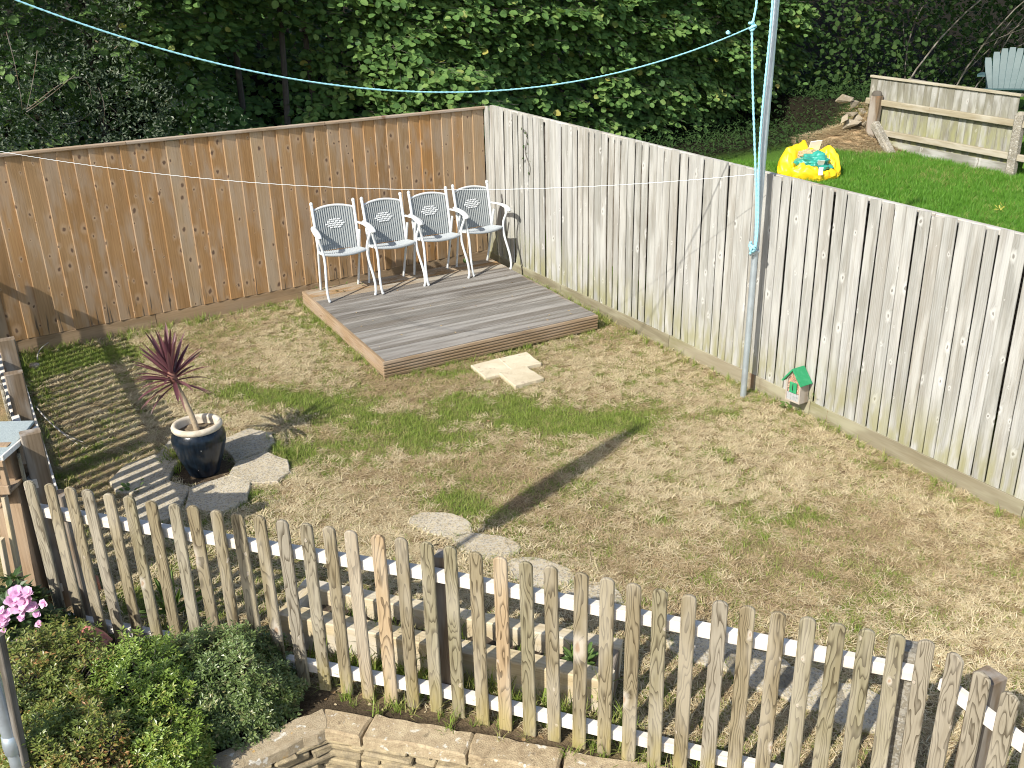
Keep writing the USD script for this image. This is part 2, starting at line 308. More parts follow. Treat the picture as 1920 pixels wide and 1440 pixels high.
W_NEIGH = wood('neighbour_fence_wood', [(0, (0.175, 0.169, 0.134)), (0.5, (0.208, 0.203, 0.168)), (1, (0.222, 0.220, 0.194))], ring=0.3, rings=16, dist=7, knot=(0.14, 0.12, 0.1), kamt=0.7, kscale=(6, 3.2), kr=0.07, halo=(0.48, 0.47, 0.44), grey=(0.40, 0.40, 0.385), greyamt=0.6, algae=(0.26, 0.26, 0.11), algae_h=0.75)
W_NRAIL = wood('neighbour_rail_wood', [(0, (0.281, 0.246, 0.170)), (1, (0.306, 0.276, 0.204))], ring=0.3, rings=16, dist=5, grey=(0.42, 0.40, 0.34), greyamt=0.5)
W_BUG = wood('bug_house_wood', [(0, (0.344, 0.290, 0.238)), (1, (0.361, 0.317, 0.264))], ring=0.4, rings=30, dist=4, kamt=0.2)
W_STEM = plain('shaded_stem', (0.06, 0.052, 0.042), 0.95, 0.3, 30, 0.8)
W_BARK = wood('bark', [(0, (0.075, 0.065, 0.05)), (1, (0.13, 0.115, 0.095))], ring=0.3, rings=40, dist=8, kamt=0.2)
GALV = plain('galvanised_steel', (0.42, 0.48, 0.52), 0.42, 0.14, 14, 0.08, metallic=0.65, spec=0.5, dirt=(0.30, 0.32, 0.34), dirt_amt=0.4, dirt_scale=9)
WHITE = plain('white_painted_metal', (0.56, 0.58, 0.58), 0.4, 0.05, 30, 0.05, spec=0.5, dirt=(0.46, 0.45, 0.42), dirt_amt=0.35, dirt_scale=18)
WICK = plain('grey_wicker', (0.255, 0.275, 0.275), 0.6, 0.1, 120, 0.4, bscale=420)
WICKP = plain('pale_wicker', (0.31, 0.335, 0.345), 0.6, 0.08, 120, 0.4, bscale=420)
GLAZE = None
m = Mat('blue_glaze'); pos = m('geometry'); st = m.noise(m('mapping', vector=pos, scale=(1, 1, 0.12)), 45, 4)
c = m.mix(m.rng(st, 0.3, 0.7), (0.003, 0.005, 0.008), (0.007, 0.013, 0.021)); c = m.mix(m.rng(m.noise(pos, 60, 2), 0.745, 0.77), c, (0.5, 0.5, 0.48))
GLAZE = m.done(m('principled_bsdf', base_color=c, roughness=0.22, specular_ior_level=0.4, coat_weight=0.1, normal=m('bump', height=m.noise(pos, 26, 3), strength=0.12, distance=0.01)))
RIM = plain('unglazed_rim', (0.52, 0.46, 0.36), 0.8, 0.12, 30, 0.2, dirt=(0.3, 0.26, 0.19), dirt_amt=0.6, dirt_scale=20)
SOIL = plain('soil', (0.055, 0.042, 0.03), 0.95, 0.3, 40, 0.9, bscale=60, spec=0.15, dirt=(0.13, 0.10, 0.07), dirt_amt=0.7, dirt_scale=18)
DRYSOIL = plain('dry_soil', (0.15, 0.115, 0.075), 0.95, 0.25, 40, 0.9, bscale=60, spec=0.15, dirt=(0.28, 0.22, 0.14), dirt_amt=0.7, dirt_scale=25)
CONC = stonemat('aggregate_concrete', (0.54, 0.47, 0.34), (0.41, 0.355, 0.25), speck=0.42, scale=7, bump=0.9)
CONCP = stonemat('concrete_post', (0.30, 0.275, 0.225), (0.20, 0.185, 0.145), speck=0.35, scale=6, spots=(0.45, 0.43, 0.38))
PAVER = stonemat('cream_slab', (0.58, 0.52, 0.39), (0.48, 0.42, 0.30), scale=6, spot2=(0.30, 0.22, 0.17), bump=0.4)
COPING = stonemat('coping_stone', (0.47, 0.385, 0.25), (0.31, 0.24, 0.15), spots=(0.56, 0.53, 0.46), spot2=(0.18, 0.14, 0.09), scale=26, bump=1.0)
COPINGL = stonemat('lichened_coping_stone', (0.44, 0.37, 0.26), (0.33, 0.265, 0.17), spots=(0.60, 0.58, 0.52), spot2=(0.46, 0.28, 0.08), scale=26, bump=1.0)
WALLST = stonemat('wall_stone', (0.46, 0.375, 0.225), (0.25, 0.205, 0.135), scale=22, tint=(0.55, 0.56, 0.6), bump=1.0)
ROCK = stonemat('rockery_stone', (0.34, 0.29, 0.21), (0.22, 0.19, 0.145), scale=7, spots=(0.42, 0.39, 0.33))
ROPE_B = plain('blue_rope', (0.26, 0.54, 0.62), 0.7, 0.25, 260, 0.6, bscale=500)
ROPE_W = plain('white_cord', (0.62, 0.66, 0.68), 0.6, 0.1, 100, 0.3)
CORDY = leafmat('red_leaf', [(0, (0.085, 0.032, 0.042)), (0.5, (0.135, 0.055, 0.065)), (0.85, (0.19, 0.095, 0.095)), (1, (0.30, 0.20, 0.12))], 0.22, 0.32, 0.5, (0.25, 0.05, 0.05))
TRUNK = plain('palm_trunk', (0.34, 0.27, 0.18), 0.9, 0.25, 60, 0.9, bscale=110)
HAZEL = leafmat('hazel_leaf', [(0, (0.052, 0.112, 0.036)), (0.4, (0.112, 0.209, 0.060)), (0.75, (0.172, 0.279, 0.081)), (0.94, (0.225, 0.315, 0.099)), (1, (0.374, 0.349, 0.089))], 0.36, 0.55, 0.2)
EVER = leafmat('evergreen_leaf', [(0, (0.040, 0.063, 0.034)), (0.6, (0.081, 0.109, 0.063)), (0.9, (0.127, 0.149, 0.092)), (1, (0.230, 0.149, 0.103))], 0.14, 0.42, 0.4, (0.1, 0.16, 0.03))
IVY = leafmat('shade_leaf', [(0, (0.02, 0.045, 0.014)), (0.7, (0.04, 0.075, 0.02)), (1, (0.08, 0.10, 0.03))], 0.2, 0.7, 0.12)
AZ_RED = leafmat('bronze_shrub_leaf', [(0, (0.101, 0.141, 0.033)), (0.5, (0.186, 0.223, 0.050)), (0.85, (0.245, 0.207, 0.062)), (1, (0.359, 0.182, 0.069))], 0.24, 0.36, 0.45)
AZ_GREEN = leafmat('bright_shrub_leaf', [(0, (0.125, 0.194, 0.030)), (0.6, (0.218, 0.306, 0.055)), (1, (0.386, 0.371, 0.085))], 0.24, 0.36, 0.5)
AZ_DARK = leafmat('dull_shrub_leaf', [(0, (0.086, 0.129, 0.041)), (0.6, (0.149, 0.207, 0.067)), (1, (0.250, 0.224, 0.109))], 0.18, 0.36, 0.5)
RHODO = leafmat('rhododendron_leaf', [(0, (0.03, 0.06, 0.02)), (1, (0.06, 0.10, 0.03))], 0.2, 0.34, 0.5)
DEADLEAF = leafmat('dead_leaf', [(0, (0.26, 0.15, 0.07)), (0.5, (0.36, 0.26, 0.14)), (1, (0.48, 0.40, 0.26))], 0.2, 0.7, 0.2, (.4, .25, .1))
PETAL = leafmat('pink_petal', [(0, (0.670, 0.338, 0.575)), (0.6, (0.778, 0.546, 0.713)), (1, (0.864, 0.806, 0.828))], 0.3, 0.55, 0.3, (0.8, 0.3, 0.55))
WEED = leafmat('weed_leaf', [(0, (0.07, 0.13, 0.03)), (1, (0.13, 0.20, 0.05))], 0.25, 0.45, 0.4)
WEEDY = leafmat('yellow_weed_leaf', [(0, (0.42, 0.42, 0.06)), (1, (0.52, 0.47, 0.12))], 0.25, 0.45, 0.4)
YELLOW = plain('yellow_plastic', (0.66, 0.44, 0.008), 0.42, 0.08, 9, 0.25, bscale=40, spec=0.5)
TEALBAG = plain('green_bag_plastic', (0.03, 0.26, 0.20), 0.35, 0.2, 20, 0.2, spec=0.5)
WHITEP = plain('white_label', (0.75, 0.75, 0.73), 0.5, 0.04, 20, 0.05)
TEAL = plain('teal_plastic', (0.030, 0.068, 0.072), 0.5, 0.08, 12, 0.05, dirt=(0.05, 0.09, 0.09), dirt_amt=0.5)
GREENP = plain('green_paint', (0.02, 0.22, 0.09), 0.5, 0.1, 40, 0.1, dirt=(0.05, 0.28, 0.13), dirt_amt=0.5, dirt_scale=30)
MESHY = plain('cone_filling', (0.30, 0.17, 0.11), 0.9, 0.5, 90, 0.9, dirt=(0.62, 0.55, 0.46), dirt_amt=0.8, dirt_scale=120)
STEELMESH = plain('grey_mesh_panel', (0.30, 0.31, 0.31), 0.6, 0.2, 80, 0.4, dirt=(0.12, 0.12, 0.12), dirt_amt=0.7, dirt_scale=90)
FELT = plain('roofing_felt', (0.25, 0.29, 0.29), 0.95, 0.25, 160, 0.7, bscale=300)
REDROOF = plain('faded_red_tin', (0.38, 0.135, 0.115), 0.6, 0.1, 20, 0.1, dirt=(0.45, 0.22, 0.18), dirt_amt=0.5, dirt_scale=14)
BRICK = plain('brick_red', (0.36, 0.15, 0.09), 0.9, 0.2, 40, 0.6)
COVER = plain('grey_canvas', (0.22, 0.23, 0.23), 0.9, 0.1, 30, 0.2)
HEART = plain('straw_litter', (0.40, 0.30, 0.17), 0.95, 0.25, 60, 0.8, bscale=120)

# ------------------------------------------------------------------ layout lines
f0, f1 = G(992, 505, .12), G(1905, 933, .12); UR = unit((f1 - f0)[:2]); NR = np.array([-UR[1], UR[0]])       # right fence: along, and outwards
if NR[0] < 0: NR = -NR
b0_, b1_ = G(115, 625, .12), G(306, 588, .12); UB = unit((b1_ - b0_)[:2]); NB = np.array([-UB[1], UB[0]])      # back fence: along to the right, and outwards
CORNER = b0_[:2] + UB * np.linalg.solve(np.c_[UB, -UR], f0[:2] - b0_[:2])[0]
LFP, LFD = np.array([-2.995, 5.328]), unit(np.array([-1.296, 2.168]))          # left picket line, going away
PICK = np.array([(55,902),(92,908),(130,914),(166,919),(204,926),(243,931),(283,940),(323,945),(363,949),(403,957),(446,963),(487,968),(530,976),(573,982),(617,988),(660,996),(707,1003),(751,1009),(798,1017),(843,1025),(892,1036),(938,1045),(987,1054),(1037,1063),(1087,1074),(1138,1084),(1188,1095),(1240,1106),(1293,1116),(1348,1127),(1402,1137),(1458,1148),(1515,1158),(1571,1170),(1628,1181),(1687,1191),(1742,1202)], float)
PP = np.array([G(a, b, .91)[:2] for a, b in PICK])
WALL = [G(343, 1437, .03)[:2], G(610, 1325, .03)[:2], G(1270, 1440, .03)[:2]]    # back edge of the wall's coping
WALL[0] = WALL[1] + (WALL[0] - WALL[1]) * 2.2; WALL[2] = WALL[1] + (WALL[2] - WALL[1]) * 2.6
def side_of(p, a, b): return (b[0] - a[0]) * (p[..., 1] - a[1]) - (b[1] - a[1]) * (p[..., 0] - a[0])
def wall_dist(x, y):
    """signed distance behind the wall's back edge (positive = garden side)"""
    p = np.stack([x, y], -1)
    d1 = side_of(p, WALL[0], WALL[1]) / np.linalg.norm(WALL[1] - WALL[0]); d2 = side_of(p, WALL[1], WALL[2]) / np.linalg.norm(WALL[2] - WALL[1])
    return np.maximum(d1, d2)
def rdist(x, y): return (x - f0[0]) * NR[0] + (y - f0[1]) * NR[1]
def bdist(x, y): return (x - CORNER[0]) * NB[0] + (y - CORNER[1]) * NB[1]
def sstep(a, b, t): t = np.clip((t - a) / (b - a), 0, 1); return t * t * (3 - 2 * t)
NEIGH = 0.80
NF0, NF1 = G(1690, 290, NEIGH)[:2], G(1888, 330, NEIGH)[:2]; _u = unit(NF1 - NF0); NFN = np.array([-_u[1], _u[0]]); NFN = NFN if NFN[0] > 0 else -NFN
def terrain(x, y):
    x, y = np.asarray(x, float), np.asarray(y, float)
    far = np.clip(y, -30, 14.0); z = LA * np.clip(x, -12, 14) + LB * far
    rd, bd = rdist(x, y), bdist(x, y)
    z = z + NEIGH * sstep(0.05, 0.11, rd) * sstep(-3, -1.5, y - 3)
    z = z + 0.5 * sstep(0.10, 0.3, bd) * (1 - sstep(0.05, 0.11, rd)) + 1.9 * sstep(1.3, 5.0, bd) + 2.5 * sstep(5, 14, bd)
    z = z - 1.0 * (1 - sstep(-0.14, -0.08, wall_dist(x, y)))
    nd = (x - NF0[0]) * NFN[0] + (y - NF0[1]) * NFN[1]; z = z + .42 * sstep(.12, .6, nd) * sstep(.05, .11, rd)
    mound = np.exp(-(((x - 4.75) / .55) ** 2 + ((y - 12.75) / .5) ** 2)); z = z + 0.28 * mound
    n = meshkit.fbm(np.stack([x * 1.3, y * 1.3, x * 0], -1), 3, 5) - 0.5
    return z + 0.035 * n
def tz(x, y): return float(terrain(np.array(x), np.array(y)))

# ------------------------------------------------------------------ grass colour map: where the lawn is green
GREEN = [(760,790,.35,.22,.8),(880,745,.3,.15,.5),(960,770,.35,.22,1.0),(1070,795,.4,.2,1.1),(1160,790,.3,.18,1.0),(450,735,.3,.12,.7),(540,745,.4,.15,.8),(620,765,.35,.2,.8),(110,680,.35,.2,1.0),(190,665,.4,.16,1.0),(60,700,.2,.2,.9),
         (95,800,.08,.4,.4),(120,900,.1,.3,.4),(70,760,.1,.25,.5),(800,700,.5,.08,.5),(1000,655,.5,.1,.5),(590,600,.2,.3,.5),(1130,600,.15,.1,.6),(330,865,.14,.14,1.0),(890,955,.14,.12,.8),(850,935,.14,.1,.7),(1490,965,.2,.12,.6),(1500,840,.14,.1,.5),(1350,850,.15,.1,.5),(1440,705,.2,.1,.6),(1360,775,.15,.1,.6),
         (545,850,.12,.2,.7),(470,930,.2,.1,.6),(1190,760,.25,.15,.7),(820,830,.3,.2,.5),(250,1130,.15,.2,.8),(1550,1160,.08,.08,.7),(1650,880,.1,.1,.5),(1000,840,.3,.12,.4),(560,560,.3,.08,.6),(430,580,.6,.06,.4),(680,830,.3,.25,.35),(1250,700,.3,.3,.3)]
GW = [(*G(a, b)[:2], rx, ry, s) for a, b, rx, ry, s in GREEN]
def greenness(x, y):
    g = 0
    for cx, cy, rx, ry, s in GW:
        g = g + s * np.exp(-(((x - cx) / rx) ** 2 + ((y - cy) / ry) ** 2))
    n = meshkit.fbm(np.stack([x * 2.1, y * 2.1, x * 0 + 3], -1), 4, 11); n2 = meshkit.fbm(np.stack([x * 9, y * 9, x * 0 + 1], -1), 3, 17)
    left = sstep(1.2, -1.0, x) * 0.08
    return np.clip(g * (0.55 + 0.9 * n2) + (n - 0.5) * 0.8 + (n2 - .5) * 0.6 + 0.05 + left, 0, 1)

# ------------------------------------------------------------------ ground sheet
def grid_axis(a, b, step, lo, hi):
    fine = np.arange(a, b + 1e-6, step); out = [fine]
    k = np.cumsum(0.15 * 1.35 ** np.arange(22)); l = a - k; h = b + k
    return np.r_[[lo], l[l > lo][::-1], fine, h[h < hi], [hi]]
gx, gy = grid_axis(-5.2, 7.2, .05, -160, 160), grid_axis(1.4, 14.5, .05, -120, 160)
X, Y = np.meshgrid(gx, gy); Z = terrain(X, Y)
gv = np.stack([X, Y, Z], -1).reshape(-1, 3); nx = len(gx)
ii, jj = np.meshgrid(np.arange(len(gy) - 1), np.arange(nx - 1), indexing='ij'); q = (ii * nx + jj).ravel()
gf = np.vstack([np.c_[q, q + 1, q + nx + 1], np.c_[q, q + nx + 1, q + nx]])
xf, yf = gv[:, 0], gv[:, 1]; g = greenness(xf, yf); nz = meshkit.fbm(np.c_[xf * 3, yf * 3, xf * 0], 4, 2)[:, None]
col = (1 - g[:, None]) * (np.array([.25, .185, .11]) * (0.7 + .6 * nz)) + g[:, None] * np.array([.14, .165, .05])
rd, bd = rdist(xf, yf), bdist(xf, yf)
nb = sstep(0.02, 0.1, rd)[:, None]; nl = np.array([.08, .17, .025]) * (0.8 + .4 * nz); col = col * (1 - nb) + nl * nb
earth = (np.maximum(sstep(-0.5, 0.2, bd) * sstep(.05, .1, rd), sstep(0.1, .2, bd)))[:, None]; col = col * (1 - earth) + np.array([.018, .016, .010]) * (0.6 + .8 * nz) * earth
md = np.exp(-(((xf - 4.75) / .75) ** 2 + ((yf - 12.6) / .7) ** 2)); md = sstep(.3, .7, md)[:, None]; col = col * (1 - md) + np.array([.42, .31, .19]) * (0.6 + .8 * nz) * md
pd = np.min(np.linalg.norm(gv[:, None, :2] - PP[None, ::2], axis=2), axis=1) if False else None
hole = sstep(.30, .26, np.hypot(xf - G(383, 882)[0], yf - G(383, 882)[1]))[:, None]; col = col * (1 - hole) + np.array([.10, .075, .05]) * (.5 + nz) * hole
front = side_of(gv[:, :2], PP[0], PP[-1]) / np.linalg.norm(PP[-1] - PP[0]); bed = sstep(0.12, -0.02, front)[:, None] * (xf < 1.0)[:, None]; col = col * (1 - bed) + np.array([.07, .055, .037]) * (0.6 + .8 * nz) * bed
m = Mat('ground'); c = attr(m, 'tone'); pos = m('geometry')
c = m.mix(m.rng(m.noise(pos, 70, 5, 0.7), 0.3, 0.7), m.mix(1.0, c, (0.55, 0.52, 0.5), 'multiply'), m.mix(1.0, c, (1.25, 1.22, 1.15), 'multiply'))
GROUND = m.done(m('principled_bsdf', base_color=c, roughness=0.95, specular_ior_level=0.1, normal=m('bump', height=m.noise(pos, 110, 5, 0.7), strength=0.9, distance=0.015)))
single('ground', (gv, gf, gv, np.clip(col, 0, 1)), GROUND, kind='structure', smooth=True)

# ------------------------------------------------------------------ back fence
KB = 4.80; BH = 1.52
o = thing('closeboard_fence', 'brown closeboard fence of wide boards under a capping rail, behind the white chairs', 'fence', loc=(*CORNER, lawn(*CORNER)))
LOCB = CORNER
def bpt(s, out, h):                                   # s metres left of the corner
    p = CORNER - UB * s + NB * out; return np.array([p[0], p[1], lawn(*(CORNER - UB * s)) + h])
BB3 = np.array([*UB, 0]); NB3 = np.array([*NB, 0]); UR3 = np.array([*UR, 0]); NR3 = np.array([*NR, 0])
sp = 0.127; nbd = 44
for i in range(nbd):
    s = 0.03 + sp * (i + 0.5); r = RNG.normal(0, 1, 4)
    t0, t1 = 0.016, 0.007
    prof = [(-sp / 2 - .004, -t0 - .001), (-sp / 2 + .001, -t0 - .004), (sp / 2 + .012, -t1), (sp / 2 + .012, 0.004), (-sp / 2 - .004, 0.001)]
    pl = plank(prof, BH + r[0] * .002, 2, by=r[1] * .0015)
    part(o, 'board', place(pl, bpt(s, r[2] * .001, .135), BB3, NB3, [0, 0, 1]), W_BACK)
for a, b in ((0.0, 1.83), (1.835, 3.66), (3.665, 5.7)):
    pa, pb = bpt(b, .0, .064), bpt(a, .0, .064)
    part(o, 'gravel_board', beam(pa, pb, .026, .135), W_GRAVELB)
    part(o, 'capping_rail', beam(bpt(b, -.006, .135 + BH + .014), bpt(a, -.006, .135 + BH + .014), .062, .028, bevel=.006), W_CAP)
    for hh in (.45, 1.05, 1.5): part(o, 'arris_rail', beam(bpt(b, .035, hh), bpt(a, .035, hh), .045, .07), W_BACK)
for s in (0.02, 1.83, 3.66, 5.6):
    part(o, 'post', beam(bpt(s, .12, -.1), bpt(s, .12, 1.62), .09, .09, up=NB3), W_BACK)

# ------------------------------------------------------------------ right fence
o = thing('weathered_fence', 'pale grey weathered fence of narrow vertical boards along the right of the lawn', 'fence', loc=(*f0[:2], lawn(*f0[:2])))
def rpt(s, out, h):                                   # s metres from the corner towards the house
    p = CORNER + UR * s + NR * out; return np.array([p[0], p[1], lawn(*(CORNER + UR * s)) + h])
s = 0.015; k = 0; Rr = np.random.default_rng(21)
while s < 8.1:
    w = Rr.uniform(.062, .086) + (0 if s < 2.6 else .007); gap = Rr.choice([.012, .015, .018, .021, .025], p=[.2, .3, .25, .15, .1]) * (1 if s < 2.6 else .55); r = Rr.normal(0, 1, 6)
    yaw = math.radians(Rr.uniform(-3, 5)); c_, s_ = math.cos(yaw), math.sin(yaw); t = .008
    prof = [(-w / 2, -t + .003), (-w / 2 + .004, -t), (w / 2 - .006, -t), (w / 2 - .001, -t + .004), (w / 2, 0), (-w / 2, 0)]
    pl = plank(prof, 1.575 + r[0] * .006, 3, bend=0, bx=r[1] * .003, by=r[2] * .003, seed=1000 + k)
    lean = r[3] * .003
    ex = -UR3 * c_ - NR3 * s_; ey = NR3 * c_ - UR3 * s_
    ex = UR3 * c_ + NR3 * s_; ey = NR3 * c_ - UR3 * s_
    part(o, 'board', place(pl, rpt(s + w / 2, -.002 + abs(r[4]) * -.002, .125), ex, ey, unit([UR[0] * lean, UR[1] * lean, 1])), W_RIGHT)
    s += w + gap; k += 1
for a, b in ((0.0, 1.4), (1.405, 3.0), (3.005, 4.55), (4.555, 6.2), (6.205, 8.1)):
    part(o, 'gravel_board', beam(rpt(a, -.006 + .004 * math.sin(a * 3), .05), rpt(b, -.006 + .004 * math.sin(b * 3), .05), .03, .155), W_GRAVEL)
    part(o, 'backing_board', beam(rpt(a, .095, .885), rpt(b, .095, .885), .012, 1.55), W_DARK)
for a, b in ((0.05, 2.6), (2.605, 5.3), (5.305, 8.1)):
    part(o, 'top_rail', beam(rpt(a, .062, 1.672), rpt(b, .062, 1.672), .05, .042, bevel=.006), W_CAPR)

# ------------------------------------------------------------------ deck
HD = 0.15
D = [G(561.7, 545, HD), G(719, 680, HD), G(1118, 590, HD), G(919, 484, HD)]
d0 = D[1]; E1 = unit((D[2] - D[1])[:2] + (D[3] - D[0])[:2]); E2 = np.array([-E1[1], E1[0]]); 
DW = (np.linalg.norm((D[2] - D[1])[:2]) + np.linalg.norm((D[3] - D[0])[:2])) / 2; DD = (np.dot((D[0] - D[1])[:2], E2) + np.dot((D[3] - D[2])[:2], E2)) / 2
def dpt(a, b, h): p = d0[:2] + E1 * a + E2 * b; return np.array([p[0], p[1], lawn(*p) + h])
def dz(x, y): return lawn(x, y) + HD
e1 = unit(dpt(1, 0, 0) - dpt(0, 0, 0)); e2 = unit(dpt(0, 1, 0) - dpt(0, 0, 0)); e3 = np.cross(e1, e2)
o = thing('deck_platform', 'low square platform of grooved grey decking boards in the far corner of the lawn', 'deck', loc=dpt(0, 0, 0))
nb_ = 17; pitch = (DD - .028) / nb_
for i in range(nb_):
    w = pitch - .008; prof = [(-w / 2, -.024), (w / 2, -.024), (w / 2, -.003), (w / 2 - .003, 0)]
    for gk in range(5, 0, -1):
        cx = -w / 2 + w * gk / 6; prof += [(cx + .0045, 0), (cx + .002, -.004), (cx - .002, -.004), (cx - .0045, 0)]
    prof += [(-w / 2 + .003, 0), (-w / 2, -.003)]
    r = RNG.normal(0, 1, 3)
    pl = plank(prof, DW - .03 + r[0] * .002, 1, seed=3000 + i)
    # profile x runs along e2, y up, length along e1
    part(o, 'deck_board', place(pl, dpt(.028, .028 + pitch * (i + .5), HD + r[1] * .0008), e2, e3, e1), W_DECKB if i >= nb_ - 3 else W_DECK)
gp = [(-.066, -.013), (.066, -.013), (.066, .009)]
for gk in range(4, 0, -1):
    cx = -.066 + .132 * gk / 5; gp += [(cx + .007, .012), (cx + .004, .001), (cx - .004, .001), (cx - .007, .012)]
gp += [(-.066, .009)]
part(o, 'front_fascia', place(plank(gp, DW, 1, seed=31), dpt(0, .013, HD - .068), e3, -e2, e1), W_FASCIA)
part(o, 'left_fascia', place(plank(gp, DD - .03, 1, seed=32), dpt(.013, .028, HD - .068), e3, -e1, e2), W_FASCIA)
part(o, 'right_fascia', place(plank(gp, DD - .03, 1, seed=33), dpt(DW - .013, .028, HD - .068), e3, e1, e2), W_FASCIA)
for a in (.3, 1.0, 1.7): part(o, 'joist', beam(dpt(a, .05, HD - .075), dpt(a, DD - .02, HD - .075), .045, .09), W_OLD)

# ------------------------------------------------------------------ picket fences
def picket(h=.90, w=.059, t=.018, seed=None, tone=None):
    r = np.random.default_rng(seed); w = w + r.normal(0, .001); a = np.linspace(0, math.pi, 9); c = .004
    out = [(w / 2 * math.cos(x), h - w * .40 + w * .40 * math.sin(x)) for x in a]
    ring = lambda k, y: [(w / 2 - k, 0, y)] + [((w / 2 - k) * math.cos(x), h - w * .40 + (w * .40 - k) * math.sin(x), y) for x in a] + [(-w / 2 + k, 0, y)]
    R_ = [ring(c, -t / 2), ring(0, -t / 2 + c), ring(0, t / 2 - c), ring(c, t / 2)]
    V = np.array([(x, y, z) for rr in R_ for (x, z, y) in rr]); n = len(R_[0]); F = []
    for k in range(3):
        for i in range(n - 1): F += [(k * n + i, k * n + n + i, k * n + n + i + 1), (k * n + i, k * n + n + i + 1, k * n + i + 1)]
        F += [(k * n + n - 1, k * n + 2 * n - 1, k * n + n), (k * n + n - 1, k * n + n, k * n)]
    for i in range(1, n - 1): F += [(0, i, i + 1), (3 * n, 3 * n + i + 1, 3 * n + i)]
    F = np.array(F); wc, tn = attrs(V, seed)
    tn[:, 0] = tn[:, 0] * .9 if tone is None else tone
    return V, F, wc, tn
o = thing('picket_fence', 'long round-topped wooden picket fence across the foreground above the stone wall', 'fence', loc=(*PP[0], lawn(*PP[0])))
tang = np.gradient(PP, axis=0); tang /= np.linalg.norm(tang, axis=1, keepdims=True)
for i, p in enumerate(PP):
    t3 = np.array([*tang[i], 0]); n3 = np.array([-tang[i][1], tang[i][0], 0]); r = np.random.default_rng(500 + i).normal(0, 1, 3)
    b = np.array([*p, lawn(*p) + .018])
    part(o, 'picket', place(picket(.895, seed=4200 + i, tone={16: .97, 21: .95, 15: .92}.get(i)), b, unit(t3 + n3 * .02 * r[0]), unit(n3 - t3 * .02 * r[0]), unit([t3[0] * .006 * r[1], t3[1] * .006 * r[1], 1])), W_PICK)
def along(P_, off, h):
    n = np.array([-1, 1]) * 0
    t = unit(P_[-1] - P_[0]); n = np.array([-t[1], t[0]]); return [np.array([*(q + n * off), lawn(*q) + h]) for q in P_]
for a, b in ((0, 18), (18, 36)):
    for h in (.735, .115):
        A_, B_ = PP[a], PP[b]; t = unit(B_ - A_); n = np.array([-t[1], t[0]]); A_ = A_ + t * (.004 if a else -.03); B_ = B_ - t * .0 + t * (.02 if b == 36 else 0)
        part(o, 'rail', beam([*(A_ + n * .032), lawn(*A_) + h], [*(B_ + n * .032), lawn(*B_) + h], .042, .052, bevel=.004), W_PALE)
for i in (0.6, 18.4, 35.6):
    q = PP[int(i)] + (PP[int(i) + 1] - PP[int(i)]) * (i % 1); n = np.array([-tang[int(i)][1], tang[int(i)][0]]); q = q + n * .096
    part(o, 'post', beam([*q, lawn(*q) - .15], [*q, lawn(*q) + .80], .075, .075, up=[*n, 0], bevel=.005), CONCP if i > 30 else W_OLD)
GP = np.array([G(a, b, .88)[:2] for a, b in ((1793, 1228), (1843, 1267), (1900, 1305))]); gt = unit(GP[2] - GP[0]); gn = np.array([-gt[1], gt[0]])
GP = np.array([GP[0] + gt * .109 * i for i in range(9)])
o = thing('picket_gate', 'short angled run of pickets turning towards the house at the right end of the fence', 'gate', loc=(*GP[0], lawn(*GP[0])))
for i, p in enumerate(GP):
    part(o, 'picket', place(picket(.87, w=.064, seed=4800 + i), [*p, lawn(*p) + .015], [*gt, 0], [*gn, 0], [0, 0, 1]), W_PICK)
for h in (.70, .115):
    a, b = GP[0] - gt * .055 + gn * .034, GP[-1] + gn * .034; part(o, 'rail', beam([*a, lawn(*a) + h], [*b, lawn(*b) + h], .042, .052, bevel=.004), W_PALE)
q = GP[0] + gt * .07 + gn * .11; part(o, 'post', beam([*q, lawn(*q) - .2], [*q, lawn(*q) + .80], .085, .085, up=[*gn, 0], bevel=.005), W_OLD)
# left boundary
LF = [LFP + LFD * s for s in np.arange(-1.35, 2.75, .105)]; ln = np.array([-LFD[1], LFD[0]])            # ln points out of the garden
o = thing('picket_fence', 'picket fence along the left edge of the lawn with square posts inside it', 'fence', loc=(*LF[0], lawn(*LF[0])))
for i, p in enumerate(LF):
    q = p + ln * .16; part(o, 'picket', place(picket(.90, seed=5200 + i), [*q, lawn(*p) + .02], [*LFD, 0], [*ln, 0], [0, 0, 1]), W_PICK)
for h, off in ((.735, .128), (.12, .128)):
    a, b = LF[0] + ln * off, LF[-1] + ln * off; part(o, 'rail', beam([*a, lawn(*a) + h], [*b, lawn(*b) + h], .042, .06), W_PALE)
a, b = LF[0] + ln * .02, LF[-1] + ln * .02; part(o, 'ground_rail', beam([*a, lawn(*a) + .03], [*b, lawn(*b) + .03], .06, .06), W_PALE)
for (px, py, h) in ((48, 806, 1.0), (17, 695, 1.0), (3, 632, 1.0)):
    q = G(px + 8, py + 4, h)[:2]; part(o, 'post', beam([*q, lawn(*q) - .1], [*q, lawn(*q) + h], .095, .075, up=[*LFD, 0], bevel=.006), W_OLD)

